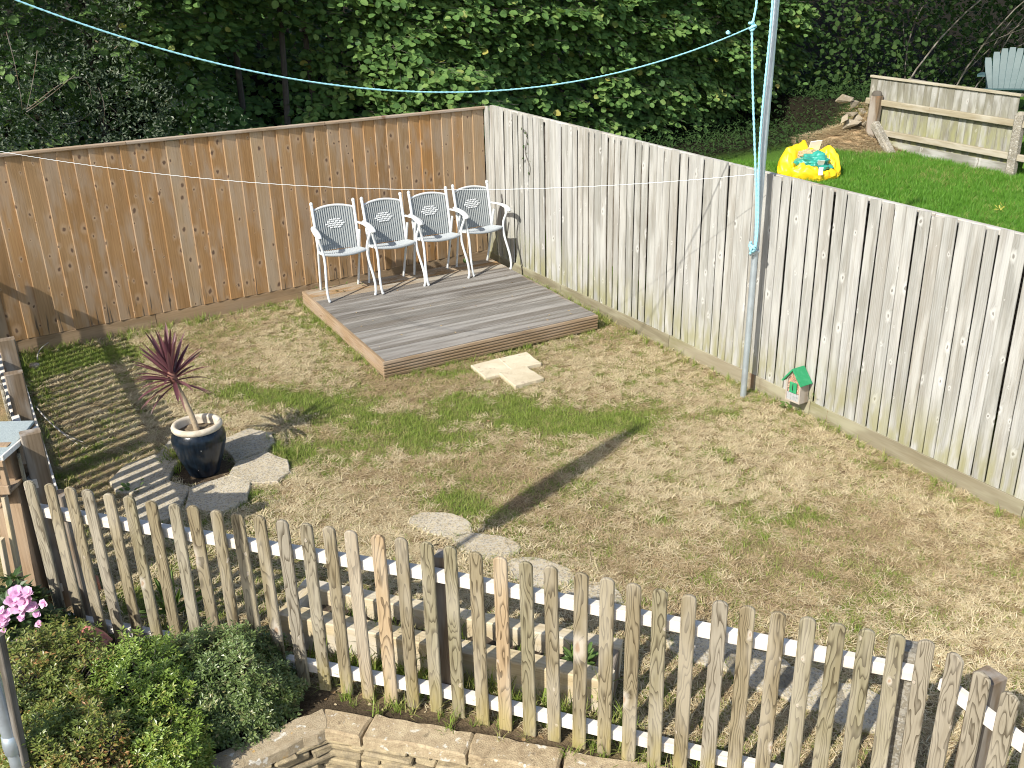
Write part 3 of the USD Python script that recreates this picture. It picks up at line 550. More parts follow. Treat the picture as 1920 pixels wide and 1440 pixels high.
# ------------------------------------------------------------------ retaining wall
o = thing('retaining_wall', 'low curved stone retaining wall with pale coping stones along the bottom edge', 'wall', loc=(*WALL[1], lawn(*WALL[1])))
def wseg(A_, B_, inner_first, mats, lens, seed, shade):
    t = unit(B_ - A_); n = np.array([t[1], -t[0]]); L = np.linalg.norm(B_ - A_); r = np.random.default_rng(seed)
    if wall_dist(*(A_ + t * L / 2 + n * .1)) > wall_dist(*(A_ + t * L / 2)): n = -n           # n points to the patio
    s = 0.0; k = 0
    top = lambda x, y: LA * x + LB * y + .035
    while s < L - .05:
        w = min(lens[k % len(lens)], L - s); a0, a1 = s + .003, s + w - .003; wid = .13
        tw0 = math.tan(math.radians(11)) * .13 if s == 0 else 0
        sk = r.normal(0, .012)
        poly = [A_ + t * a0, A_ + t * a1, A_ + t * (a1 + (-tw0 if s + w >= L - .06 and False else sk)) + n * wid, A_ + t * (a0 + (tw0 if s == 0 else sk * .5)) + n * wid]
        dzr = r.normal(0, .004)
        part(o, 'coping_stone', slab(poly, lambda x, y: top(x, y) - .062, lambda x, y: top(x, y) + dzr, bevel=.010, jag=.012, seed=seed + k), mats)
        s += w; k += 1
    # courses below
    hz = -.066; row = 0
    while hz > -.55:
        hh = r.uniform(.026, .048); s = r.uniform(-.12, 0)
        while s < L:
            w = r.uniform(.09, .30); a0, a1 = max(s, 0) + .003, min(s + w, L) - .003
            if a1 - a0 > .03:
                pr = r.uniform(.0, .022); c = A_ + t * (a0 + a1) / 2 + n * (.118 + pr - .09)
                z = lawn(*c) + .035 + hz - hh / 2
                st = box((0, 0, 0), (a1 - a0, .18, hh - .004), bevel=.008); v = st[0].copy()
                v += (meshkit.noise(v * 23 + r.random(3) * 50)[:, None] - .5) * np.array([.02, .02, .010])
                v[:, 2] += v[:, 0] * (LA * t[0] + LB * t[1]) + r.normal(0, .01) * v[:, 0]
                st = (v, st[1], st[2], st[3]); part(o, 'stone', place(st, [c[0], c[1], z], [*t, 0], [*(-n), 0], [0, 0, 1]), WALLST)
            s += w
        hz -= hh; row += 1
    c0, c1 = A_ + n * .045, B_ + n * .045
    part(o, 'core', beam([*c0, lawn(*c0) - .52], [*c1, lawn(*c1) - .52], .10, 1.0), SOIL)
wseg(WALL[1], WALL[0], True, COPINGL, [.62, .46, .5, .6], 61, .8)
wseg(WALL[1], WALL[2], True, COPING, [.235, .47, .41, .36, .38, .42], 62, 1)

# ------------------------------------------------------------------ raised bed of sleepers
bc = [G(573, 1080, .2), G(1167, 1195, .2), G(1160, 1283, .2), G(510, 1155, .2)]
u = unit((bc[1] - bc[0])[:2]); v_ = np.array([u[1], -u[0]]); W_ = np.dot((bc[1] - bc[0])[:2], u); Dp = np.dot((bc[2] - bc[1])[:2], v_)
o = thing('raised_bed', 'rectangular raised bed of pale timber sleepers behind the picket fence', 'planter', loc=(*bc[0][:2], lawn(*bc[0][:2])))
bp = lambda a, b, h: np.array([*(bc[0][:2] + u * a + v_ * b), lawn(*(bc[0][:2] + u * a + v_ * b)) + h])
part(o, 'sleeper', beam(bp(.0, .04, .1), bp(W_, .04, .1), .08, .19, bevel=.006), W_SLEEP)
part(o, 'sleeper', beam(bp(.0, Dp - .05, .1), bp(W_ - .0, Dp - .05, .1), .095, .19, bevel=.006), W_SLEEP)
part(o, 'sleeper', beam(bp(W_ - .045, .085, .102), bp(W_ - .045, Dp - .10, .102), .09, .19, bevel=.006), W_OLD)
part(o, 'sleeper', beam(bp(.04, .085, .102), bp(.04, Dp - .10, .102), .08, .19, bevel=.006), W_SLEEP)
gxx, gyy = np.meshgrid(np.linspace(.08, W_ - .09, 60), np.linspace(.08, Dp - .1, 16)); hh = .09 + .09 * (meshkit.fbm(np.stack([gxx * 9, gyy * 9, gxx * 0], -1), 3, 8) - .5)
sv = np.array([bp(a, b, h) for a, b, h in zip(gxx.ravel(), gyy.ravel(), hh.ravel())]); q = (np.arange(15)[:, None] * 60 + np.arange(59)[None]).ravel()
part(o, 'soil', (sv, np.vstack([np.c_[q, q + 61, q + 1], np.c_[q, q + 60, q + 61]])), SOIL, smooth=True)
BED = (bp, W_, Dp)

# ------------------------------------------------------------------ paving
def gz(x, y): return np.array([lawn(a, b) for a, b in zip(np.atleast_1d(x), np.atleast_1d(y))])
lz = lambda h: (lambda x, y: LA * x + LB * y + h)
def rounded(pts, r=.05): return list(np.array(Polygon([G(a, b)[:2] for a, b in pts]).buffer(.008).buffer(-r).buffer(r, quad_segs=4).exterior.coords)[:-1])
HEX = [[(296,857),(335,868),(349,852),(340,826),(322,828)],
       [(207,907),(238,876),(292,859),(333,870),(314,903),(258,931),(222,926)],
       [(250,938),(316,906),(354,918),(341,948),(325,975),(262,985)],
       [(359,919),(427,899),(468,908),(462,938),(420,962),(352,957)],
       [(431,896),(444,871),(500,852),(538,868),(543,889),(520,907),(470,909)],
       [(443,867),(425,845),(420,829),(468,808),(508,818),(514,834),(498,849)]]
HL = ['grey slab half hidden behind the left of the plant pot', 'slab left of the plant pot crossed by bars of shadow', 'slab in front of the pot on the left, nearest the picket fence', 'slab directly in front of the plant pot', 'sunlit slab right of the plant pot', 'slab behind the pot on the right in the shadow of the pot']
for k, (pl, lb) in enumerate(zip(HEX, HL)):
    single('paving_slab', slab(rounded(pl, .012), lz(-.03), lz(.022 + .003 * (k % 2)), bevel=.006, jag=.012, seed=70 + k), CONC, lb, 'paving slab', 'grey slabs ringed round the plant pot')
PV = [([(885,691),(936,678),(961,702),(911,713)], 'cream stone slab at the left of the three laid near the deck'), ([(937,679),(987,667),(1013,687),(960,699)], 'cream stone slab nearest the deck, at the right end of the pair'), ([(937,706),(984,694),(1017,716),(966,730)], 'stained cream stone slab in front of the other two near the deck')]
for k, (pl, lb) in enumerate(PV):
    single('stone_slab', slab(rounded(pl, .008), lz(-.02), lz(.03 + .004 * k), bevel=.005, jag=.006, seed=80 + k), PAVER, lb, 'stone slab', 'cream slabs on the lawn by the deck')
STEP = [((828,986),.19,.125,'round grey stepping stone farthest from the picket fence'),((913,1026),.19,.12,'second stepping stone, just beyond the picket tops'),((1012,1078),.20,.13,'stepping stone half hidden behind the picket tops'),((1110,1122),.17,.12,'stepping stone behind the pickets right of the raised bed corner'),
        ((1335,1222),.20,.13,'stepping stone behind the right half of the picket fence, farthest left there'),((1425,1258),.17,.13,'stepping stone behind the picket fence in the middle of the right-hand row'),((1515,1292),.18,.13,'stepping stone behind the pickets next to last in the row'),((1610,1330),.2,.13,'stepping stone behind the pickets nearest the gate')]
for k, (pp, a, b, lb) in enumerate(STEP):
    c = G(*pp)[:2]; r = np.random.default_rng(90 + k); ph = r.random(3) * 6
    ang = np.arange(22) / 22 * 2 * math.pi; rr = 1 + .06 * np.sin(2 * ang + ph[0]) + .05 * np.sin(3 * ang + ph[1]) + .02 * np.sin(7 * ang + ph[2])
    th = math.radians(-18)
    P_ = [c + np.array([a * q * math.cos(t) * math.cos(th) - b * q * math.sin(t) * math.sin(th), a * q * math.cos(t) * math.sin(th) + b * q * math.sin(t) * math.cos(th)]) * 1.05 for t, q in zip(ang, rr)]
    single('stepping_stone', slab(P_, lz(-.02), lz(.016), bevel=.008), CONC, lb, 'stepping stone', 'grey stepping stones across the lawn')

# ------------------------------------------------------------------ chairs
def ribbed(fn, nu, nv, thick):
    """sheet fn(u, v) -> (point, normal) with ribs along v; a closed thin panel"""
    us, vs = np.linspace(0, 1, nu), np.linspace(0, 1, nv)
    A_, B_ = [], []
    for v in vs:
        for k, u in enumerate(us):
            p, n = fn(u, v); A_.append(p + n * (thick if k % 4 in (1, 2) else -.0035)); B_.append(p - n * .006)
    V = np.vstack([A_, B_]); N = nu * nv; F = []
    for j in range(nv - 1):
        for i in range(nu - 1):
            a = j * nu + i; F += [(a, a + 1, a + nu + 1), (a, a + nu + 1, a + nu), (N + a, N + a + nu + 1, N + a + 1), (N + a, N + a + nu, N + a + nu + 1)]
    return V, np.array(F)
def make_chair(label, loc, rz):
    o = thing('garden_armchair', label, 'chair', 'grey wicker armchairs in a row on the deck', loc, rz)
    L = dict(local=True)
    # local frame: x right (seen from the front), y to the back, z up; front feet near y = 0
    up = lambda s, z: np.array([s * (.197 + .012 * z), .30 + .33 * max(0, z - .42) ** 1.15 * 0.62, z])
    for s in (-1, 1):
        bpost = part(o, 'back_post', tube([up(s, z) for z in np.linspace(.40, .85, 8)], .0145, 10), WHITE, smooth=True, **L)
        t = up(s, .85); sp_ = trimesh.creation.icosphere(2, .017); part(bpost, 'finial', (np.array(sp_.vertices) * [1, 1, 1.25] + t + [0, .002, .014], np.array(sp_.faces)), WHITE, smooth=True, **L)
        rp = smooth_path([[s * .205, .27, .42], [s * .20, .36, .28], [s * .19, .415, .0]], 8); rp = np.vstack([[s * .202, .31, .60], rp]) if False else rp
        rleg = part(o, 'rear_leg', tube(smooth_path([[s * .206, .255, .600], [s * .206, .30, .44], [s * .20, .352, .22], [s * .192, .405, .0]], 14), .0115, 10), WHITE, smooth=True, **L)
        fleg = part(o, 'front_leg', tube(smooth_path([[s * .250, .095, .615], [s * .250, .088, .585], [s * .232, .105, .52], [s * .216, .105, .445], [s * .219, .07, .30], [s * .228, .0, .0]], 20), .012, 10), WHITE, smooth=True, **L)
        for (xx, yy, lg) in ((s * .228, .0, fleg), (s * .192, .405, rleg)):
            part(lg, 'foot_cap', place(lathe([(0, -.001), (.0125, -.001), (.0132, .004), (.0132, .018), (.0118, .02)], 10), [xx, yy, .001], [1, 0, 0], [0, 1, 0], [0, 0, 1]), WHITE, smooth=True, **L)
        ar = smooth_path([[s * .222, .345, .655], [s * .245, .23, .655], [s * .258, .11, .640], [s * .255, .035, .605]], 14)
        w = [.019, .023, .026, .028, .030, .031, .032, .033, .034, .034, .034, .033, .030, .022]; V = []; F = []
        for i, p in enumerate(ar):
            for q in range(8):
                t = q / 8 * 2 * math.pi; V.append(p + [w[i] * math.cos(t), 0, .009 * math.sin(t)])
        for i in range(13):
            for q in range(8):
                a, b = i * 8 + q, i * 8 + (q + 1) % 8; F += [(a, b, b + 8), (a, b + 8, a + 8)]
        for q in range(1, 7): F += [(0, q + 1, q), (104, 104 + q, 104 + q + 1)]
        part(o, 'arm', (np.array(V), np.array(F)[:, ::-1] if s > 9 else np.array(F)), WHITE, smooth=True, **L)
        part(o, 'seat_side_rail', tube([[s * .216, .105, .435], [s * .21, .2, .422], [s * .203, .315, .415]], .010, 8), WHITE, smooth=True, **L)
    tp = lambda u: np.array([(u - .5) * 2 * .205, .30 + .33 * .43 ** 1.15 * .62 * 1.0 - .02 * 4 * u * (1 - u) * 0 + .018 * 4 * u * (1 - u), .80 + .035 * 4 * u * (1 - u)])
    part(o, 'top_rail', tube([tp(u) for u in np.linspace(0, 1, 12)], .0115, 10), WHITE, smooth=True, **L)
    def back(u, v):
        z0 = .425; zt = tp(u)[2] - .008; z = z0 + (zt - z0) * v; b = up(1, z); w = b[0] - .016
        bow = .022 * 4 * u * (1 - u)
        return np.array([(u - .5) * 2 * w, b[1] + bow, z]), np.array([-.22 * (u - .5), -1, .15]) / 1.02
    bk_ = part(o, 'backrest', ribbed(back, 4 * 17 + 1, 12, .0055), WICK, local=True)
    for j in range(5):
        for i in range(5 - abs(j - 2)):
            cu = .5 + (i - (4 - abs(j - 2)) / 2) * .105; cv = .60 + (j - 2) * .046; p, n = back(cu, cv)
            ex = np.array([1, -.22 * 0, 0]); ez = np.array([.35, .1, 1]) * .9; m_ = box((0, 0, 0), (.034, .007, .015), .003)
            part(bk_, 'weave_patch', place((m_[0], m_[1]), p + n * .0065, unit(ex), unit([0, 1, -.1]), unit(ez)), WHITE, **L)
    def seat(u, v):
        w = .215 - .012 * v; y = .070 + .262 * v + .045 * (2 * u - 1) ** 2 * (1 - v); z = .438 - .018 * v - .016 * 4 * u * (1 - u) * (1 - .2 * v) + .006
        return np.array([(u - .5) * 2 * w, y, z]), np.array([0, 0, 1.])
    part(o, 'seat', ribbed(seat, 4 * 18 + 1, 10, .0035), WICKP, **L)
    part(o, 'front_roll', tube([seat(u, 0)[0] + [0, -.004, -.010] for u in np.linspace(0.0, 1.0, 16)], .013, 10), WICKP, smooth=True, **L)
    return o
CH = [((-1.699, 8.37), (-1.304, 8.563), 'grey wicker armchair at the left end of the row, nearest the deck edge'), ((-1.215, 8.594), (-.855, 8.828), 'grey wicker armchair second from the left on the deck'),
      ((-.798, 8.844), (-.418, 9.075), 'grey wicker armchair second from the right, its post tied with a dark wire'), ((-.37, 9.109), (.025, 9.387), 'grey wicker armchair in the corner against the weathered fence')]
c0 = None
for fl, fr, lb in CH:
    fl, fr = np.array(fl), np.array(fr); mid = (fl + fr) / 2; rz = math.atan2(*(fr - fl)[::-1]); rz = rz * .7 + math.atan2(E1[1], E1[0]) * .3
    loc = (*mid, lawn(*mid) + HD + .002)
    if c0 is None: c0 = make_chair(lb, loc, rz)
    else: copy_of(c0, loc, rz, lb)

# ------------------------------------------------------------------ plant pot and its plant
pc = G(383, 882)[:2]; pz = lawn(*pc) - .012
o = thing('plant_pot', 'dark blue glazed plant pot with an unglazed cream rim', 'plant pot', loc=(*pc, pz))
body = [(0, 0), (.092, 0), (.100, .008), (.118, .06), (.150, .15), (.171, .225), (.175, .262), (.168, .295), (.155, .318), (.148, .328)]
part(o, 'body', lathe(body, 48), GLAZE, smooth=True, local=True)
rim = [(.145, .322), (.155, .326), (.163, .338), (.163, .352), (.155, .364), (.142, .366), (.130, .360), (.126, .345), (.128, .25), (.10, .2)]
part(o, 'rim', lathe(rim, 48), RIM, smooth=True, local=True)
an = np.arange(40) / 40 * 2 * math.pi; sv = [[0, 0, .312]]
for r_ in (.04, .08, .115, .127):
    for t in an: sv.append([r_ * math.cos(t), r_ * math.sin(t), .30 + .02 * meshkit.noise(np.array([r_ * 40 * math.cos(t) + 9, r_ * 40 * math.sin(t) + 9, 1.]))])
sf = [(0, 1 + j, 1 + (j + 1) % 40) for j in range(40)]
for k in range(3):
    for j in range(40): a, b = 1 + k * 40 + j, 1 + k * 40 + (j + 1) % 40; sf += [(a, a + 40, b + 40), (a, b + 40, b)]
part(o, 'soil', (np.array(sv), np.array(sf)), DRYSOIL, smooth=True, local=True)
def strap(root, d, L, w, droop, roll=0.0, n=9, seed=0, tone=.5):
    """a sword-shaped leaf with a folded midrib"""
    d = unit(d); side = unit(np.cross(d, [0, 0, 1.]) + 1e-6); p = np.array(root, float); V, Tn = [], []
    for i in range(n):
        s = i / (n - 1); ww = w * (0.45 + 1.6 * s) * (1 - s) ** .75 if s > .12 else w * (.35 + 1.4 * s); ww = max(ww, .0006)
        nrm = unit(np.cross(side, d)); V += [p - side * ww + nrm * ww * .45, p, p + side * ww + nrm * ww * .45]
        Tn += [[tone, s, .5]] * 3
        p = p + d * L / (n - 1); d = unit(d + np.array([0, 0, -1.]) * droop * (s + .15) / (n - 1) * 2.2)
    F = []
    for i in range(n - 1):
        for k in (0, 1): a = i * 3 + k; F += [(a, a + 1, a + 4), (a, a + 4, a + 3)]
    V = np.array(V); return V, np.array(F), V, np.array(Tn)
tp0 = np.array([*pc, pz + .30]); top = tp0 + np.array([-.105, .01, .36]); up_ = unit(top - tp0 + [0, 0, .15])
o = thing('cordyline_plant', 'dark red spiky cordyline on a bare leaning trunk in the blue pot', 'plant', loc=tp0)
tr = smooth_path([tp0 - [0, 0, .03], tp0 + [-.025, 0, .12], tp0 + [-.065, .006, .25], top], 26); rad = np.linspace(.019, .0165, 26) * (1 + .06 * np.sin(np.arange(26) * 2.4))
part(o, 'trunk', tube(tr, rad, 12), TRUNK, smooth=True)
R2 = np.random.default_rng(5); CROWNB = plain('crown_base', (0.16, 0.07, 0.05), 0.7, 0.3, 40)
crown = top + up_ * .015
part(o, 'crown_base', place(lathe([(.006, -.05), (.022, -.03), (.03, .0), (.026, .035), (.008, .06)], 14), crown, [1, 0, 0], [0, 1, 0], up_), CROWNB, smooth=True)
ga = math.pi * (3 - math.sqrt(5))
for i in range(58):
    s = i / 57; el = math.radians(82 - 105 * s + R2.normal(0, 5)); az = i * ga + R2.normal(0, .25)
    d = np.array([math.cos(az) * math.cos(el), math.sin(az) * math.cos(el), math.sin(el)]) + (up_ - [0, 0, 1]) * .7
    L = R2.uniform(.26, .34) * (1 - .12 * s); dr = .12 + 1.1 * max(0, s - .45); tone = float(np.clip(R2.uniform(.1, .8) + (.35 if s > .78 else 0), 0, 1))
    part(o, 'leaf', strap(crown + up_ * (.045 - .09 * s), d, L, .0185 if s < .8 else .010, dr, tone=tone), CORDY, smooth=True)

# ------------------------------------------------------------------ washing pole with its ropes
pb = G(1393, 744)[:2]; pb3 = np.array([*pb, lawn(*pb) - .05]); topx = AT(1456, -10, pb[1] + .02)
dirp = unit(topx - pb3); ptop = pb3 + dirp * ((3.95) / dirp[2])
o = thing('washing_line_pole', 'tall galvanised steel washing line pole standing by the weathered fence', 'pole', loc=pb3)
part(o, 'pole', tube([pb3 + dirp * t for t in np.linspace(0, 4.0, 20)], .0235, 16), GALV, smooth=True)
hk = ptop - dirp * .05; part(o, 'pulley', place(lathe([(.0, -.012), (.03, -.012), (.022, 0), (.03, .012), (0, .012)], 16), hk + [-.05, -.01, 0], [0, 1, 0], [0, 0, 1], [1, 0, 0]), GALV, smooth=True)
part(o, 'cleat', beam(AT(1405, 478, pb[1] - .03), AT(1424, 470, pb[1] - .03), .02, .02), GALV)
Yp = pb[1] - .035
o = thing('blue_clothes_line', 'twisted blue rope sagging across the garden, knotted and tied off down the steel pole', 'rope', loc=AT(1410, 50, Yp))
A0 = AT(1410, 50, Yp); B0 = np.array([-4.46, 4.2, 4.707]); ss = np.linspace(0, 1, 60)
def rope(path, r, lay=.035, sides=8):
    """two strands twisted about the path"""
    p = np.asarray(path); L = np.r_[0, np.cumsum(np.linalg.norm(np.diff(p, axis=0), axis=1))]; n = int(L[-1] / (lay / 3)) + 2; n = min(n, 900)
    q = np.stack([np.interp(np.linspace(0, L[-1], n), L, p[:, k]) for k in range(3)], 1)
    return tube(q, r * (1 + .22 * np.sin(np.linspace(0, L[-1], n) / lay * 2 * math.pi)), sides)
line = A0 + (B0 - A0) * ss[:, None] + np.array([0, 0, 1]) * (-4 * .963 * ss * (1 - ss))[:, None]
part(o, 'line', rope(line, .0048), ROPE_B, smooth=True)
part(o, 'hanging_rope', rope([AT(1422, -40, Yp), AT(1418, 12, Yp), A0], .008), ROPE_B, smooth=True)
part(o, 'hanging_rope', rope(smooth_path([A0, AT(1411, 150, Yp), AT(1416, 300, Yp), AT(1418, 400, Yp), AT(1416, 462, Yp)], 40), .008), ROPE_B, smooth=True)
Yq = pb[1] - .05
part(o, 'hanging_rope', rope(smooth_path([AT(1451, -40, Yq), AT(1440, 100, Yq), AT(1426, 250, Yq), AT(1422, 350, Yq), AT(1421, 420, Yq), AT(1417, 462, Yq)], 40), .008), ROPE_B, smooth=True)
rk = np.random.default_rng(12)
def knot(c, size, n, r, seed):
    q = np.random.default_rng(seed).normal(0, 1, (n, 3)); q = q / np.linalg.norm(q, axis=1, keepdims=True) * np.random.default_rng(seed + 1).uniform(.5, 1, (n, 1)) * size
    return tube(smooth_path(q + c, n * 8), r, 7)
part(o, 'knot', knot(AT(1411, 50, Yp), np.array([.024, .024, .034]), 12, .009, 3), ROPE_B, smooth=True)
part(o, 'knot', knot(A0 + (B0 - A0) * .028 + [0, 0, -.075], np.array([.014, .014, .014]), 8, .007, 5), ROPE_B, smooth=True)
part(o, 'coil', knot(AT(1412, 464, Yp - .01), np.array([.034, .03, .06]), 22, .0085, 7), ROPE_B, smooth=True)
# second pole at the back left and the thin white line between the two
qb = G(36, 657)[:2]; o = thing('washing_line_pole', 'dull galvanised pole cut off by the left edge where the brown fence ends', 'pole', loc=(*qb, lawn(*qb)))
part(o, 'pole', tube([[*qb, lawn(*qb) - .05], [*qb, lawn(*qb) + 3.6]], .028, 16), GALV, smooth=True)
A1 = AT(1420, 326, Yp); B1 = np.array([qb[0] - .02, qb[1] - .03, 2.345]); L1 = A1 + (B1 - A1) * ss[:, None] + np.array([0, 0, 1]) * (-4 * .216 * ss * (1 - ss))[:, None]
single('white_clothes_line', tube(L1, .0017, 6), ROPE_W, 'thin white cord slung low from pole to pole in front of the armchairs', 'cord', smooth=True)

# ------------------------------------------------------------------ insect house on the fence
bx0 = G(1493, 752, .0)[:2]; sb = np.dot(bx0 - CORNER, UR) + .15; bw, bdp, bh = .135, .095, .175
base = np.array([*(CORNER + UR * sb - NR * .025), 0]); base[2] = lawn(*base[:2]) + .115
o = thing('insect_house', 'small wooden insect house with a green pitched roof and green doors on the weathered fence', 'insect house', loc=base)
fx, fy = UR3 * 1.0, -NR3                       # across the front, and out of the fence
Bq = lambda a, out, h: base + fx * a + fy * out + np.array([0, 0, h])
part(o, 'side_panel', place(plank(rect(.012, bdp, .001), bh, seed=41), Bq(bw / 2 - .006, bdp / 2, 0), fx, fy, [0, 0, 1]), W_BUG)
part(o, 'side_panel', place(plank(rect(.012, bdp, .001), bh, seed=42), Bq(-bw / 2 + .006, bdp / 2, 0), fx, fy, [0, 0, 1]), W_BUG)
part(o, 'base_panel', place(plank(rect(bdp, .012, .001), bw - .024, seed=43), Bq(-bw / 2 + .012, bdp / 2, .006), fy, [0, 0, 1], fx), W_BUG)
gp_ = [(-bw / 2 + .012, .07), (bw / 2 - .012, .07), (bw / 2 - .012, bh), (0, bh + .078), (-bw / 2 + .012, bh)]
fillv = np.array([Bq(a, oo, h) for oo in (.02, bdp - .012) for a, h in gp_]); ff = [(5, 6, 7), (5, 7, 8), (5, 8, 9), (0, 2, 1), (0, 3, 2), (0, 4, 3)] + [t for i in range(5) for t in ((i, (i + 1) % 5, (i + 1) % 5 + 5), (i, (i + 1) % 5 + 5, i + 5))]
part(o, 'filling', (fillv, np.array(ff)), MESHY)
cr = np.random.default_rng(9); cones = []
for k in range(70):
    a, h = cr.uniform(-bw / 2 + .018, bw / 2 - .018), cr.uniform(.075, bh + .065)
    if h > bh and abs(a) > (bw / 2 - .02) * (1 - (h - bh) / .078): continue
    if abs(a) < .042 and h < .175: continue
    cones.append(lump(Bq(a, bdp - .008, h), (.008, .008, .008), k, 1, .4))
part(o, 'cone_scales', cat(cones), MESHY, kind='stuff')
for s in (-1, 1):
    dr_ = part(o, 'door', place(box((0, 0, 0), (.031, .008, .082), .002)[:2], Bq(s * .0165, bdp + .001, .115), fx, fy, [0, 0, 1]), GREENP)
part(dr_, 'door_slot', place(box((0, 0, 0), (.006, .004, .05), .001)[:2], Bq(0, bdp + .006, .118), fx, fy, [0, 0, 1]), plain('dark_slot', (.01, .012, .01), .9, .1))
part(o, 'mesh_panel', place(box((0, 0, 0), (bw - .026, .006, .058), .001)[:2], Bq(0, bdp - .004, .041), fx, fy, [0, 0, 1]), STEELMESH)
for s in (-1, 1):
    e = Bq(0, 0, bh + .090); lo = Bq(s * (bw / 2 + .022), 0, bh - .022); sl = unit(lo - e); nn = unit(np.cross(sl, fy)); nn = nn if nn[2] > 0 else -nn
    part(o, 'roof_panel', place(plank(rect(np.linalg.norm(lo - e), .011, .0015), bdp + .03, seed=50 + s), (e + lo) / 2 - fy * .004 + nn * (.0 if s > 0 else .0), sl, nn, fy), GREENP)
    g0, g1 = Bq(0, bdp - .004, bh + .076), Bq(s * (bw / 2 - .002), bdp - .004, bh - .006)
    part(o, 'barge_board', beam(g0 - sl * -.0, g1, .010, .014, up=nn), W_BUG)

# ------------------------------------------------------------------ neighbour's side: fence, posts, stones, chair, yellow bag
def NG(px, py): return G(px, py, NEIGH)
n0, n1 = NG(1690, 290)[:2], NG(1888, 330)[:2]; UN = unit(n1 - n0); NN = np.array([-UN[1], UN[0]]); NN = NN if NN[0] > 0 else -NN
def npt(s, out, h): p = n0 + UN * s + NN * out; return np.array([*p, LA * p[0] + LB * p[1] + NEIGH + h])
Ln = np.linalg.norm(n1 - n0); UN3, NN3 = np.array([*UN, 0]), np.array([*NN, 0])
o = thing('neighbour_fence', 'grey-green boarded fence with two rails and concrete posts beyond the neighbouring lawn', 'fence', loc=npt(0, 0, 0))
s = -.62; k = 0; rn = np.random.default_rng(33)
while s < Ln + 1.6:
    w = rn.uniform(.092, .108)
    if not (Ln - .03 < s < Ln + .1):
        part(o, 'board', place(plank([(-w / 2, -.004), (w / 2 + .004, -.010), (w / 2 + .004, .001), (-w / 2, .004)], .76 + rn.normal(0, .004), 1, seed=7000 + k), npt(s + w / 2, .035, .13), UN3, NN3, [0, 0, 1]), W_NEIGH)
    s += w + .002; k += 1
part(o, 'gravel_board', beam(npt(-.5, .03, .06), npt(Ln, .03, .06), .03, .15), W_NEIGH)
for a, b in ((-.62, Ln + .0), (Ln + .1, Ln + 1.6)):
    for h in (.23, .60): part(o, 'rail', beam(npt(a, -.01, h), npt(b, -.01, h), .055, .075, bevel=.006), W_NRAIL)
    part(o, 'capping_rail', beam(npt(a, .03, .905), npt(b, .03, .905), .06, .03), W_NRAIL)
q = npt(Ln + .05, -.02, 0)
cp = plank(rect(.10, .10, .015), .80, seed=71); part(o, 'concrete_post', place(cp, q - [0, 0, .1], UN3, NN3, [0, 0, 1]), CONCP)
cap = lathe([(.0, .04), (.03, .035), (.052, .0)], 8); part(o, 'post_cap', place((cap[0] * [1, 1, 1], cap[1]), q + [0, 0, .70], UN3, NN3, [0, 0, 1]), CONCP)
pq = AT(1630, 262, n0[1] + .35)
o = thing('timber_post', 'old leaning round-topped timber post at the far end of the neighbouring fence', 'post', loc=pq)
tp_ = [(x, y) for x, y in rect(.15, .10, .02)]; part(o, 'shaft', place(plank(tp_, .68, 2, seed=72), pq - [0, 0, .12], UN3, NN3, unit([.06, .02, 1])), W_OLD)
h_ = lathe([(.075, 0), (.07, .03), (.05, .055), (0, .065)], 12); part(o, 'rounded_top', place((h_[0] * [1, .68, 1], h_[1]), pq + unit([.06, .02, 1]) * .56 - [0, 0, .0], UN3, NN3, unit([.06, .02, 1])), W_BARK, smooth=True)
a_, b_ = AT(1640, 232, n0[1] + .25), AT(1672, 283, n0[1] - .1)
single('fallen_post', beam(a_, b_ + [0, 0, -.05], .11, .10, bevel=.02), CONCP, 'short broken concrete post leaning at the end of the neighbouring fence', 'post')
rs = np.random.default_rng(4)
ROCKS = [(1590, 232, .13, .075), (1608, 222, .07, .06), (1597, 212, .10, .05), (1583, 221, .09, .05), (1615, 208, .08, .05), (1600, 196, .09, .05), (1578, 190, .16, .07), (1620, 232, .05, .05)]
RLB = ['largest stone at the foot of the stone pile by the timber post', 'pale rounded stone at the right of the pile by the timber post', 'flat buff stone in the middle of the stone pile', 'grey stone at the left side of the stone pile', 'brown stone tucked against the timber post', 'small stone near the top of the pile beside the post top', 'long dark stone lying at the top left of the pile', 'small sunlit chip of stone against the timber post foot']
for (px, py, a, h), lb in zip(ROCKS, RLB):
    c = AT(px, py, n0[1] + .45); mm = trimesh.convex.convex_hull(rs.normal(0, 1, (14, 3)) * [a * .5, a * .4, h * .5] ); mv = np.array(mm.vertices)
    wc, tn = attrs(mv); single('rockery_stone', (mv + c, np.array(mm.faces), wc, tn), ROCK, lb, 'stone', 'loose stones piled by the timber post')

# adirondack chair
cb = AT(1886, 168, 13.0); cz = tz(cb[0], 13.0) - .10
o = thing('adirondack_chair', 'teal slatted garden chair with a fan back beyond the neighbouring fence', 'chair', loc=(cb[0], 13.0, cz), rotz=math.radians(-28))
for k in range(7):
    a = (k - 3) / 3; w = .084; L = .66 - .16 * a * a; x0, x1 = a * .20, a * .285
    prof = rect(w, .014, .004); pl = plank(prof, L, 9, by=.012); v = pl[0].copy(); z = v[:, 2] / L
    v[:, 0] = v[:, 0] * (.92 + .22 * z) + x0 + (x1 - x0) * z; v[:, 1] += .04 * a * a * -1
    rt = np.where(z > .95, .8, 1); v[:, 0] = (x0 + (x1 - x0) * z) + (v[:, 0] - (x0 + (x1 - x0) * z)) * rt
    sl = math.radians(24); v2 = np.c_[v[:, 0], .22 + v[:, 1] * math.cos(sl) + v[:, 2] * math.sin(sl), .30 + v[:, 2] * math.cos(sl) - v[:, 1] * math.sin(sl)]
    part(o, 'back_slat', (v2, pl[1]), TEAL, local=True)
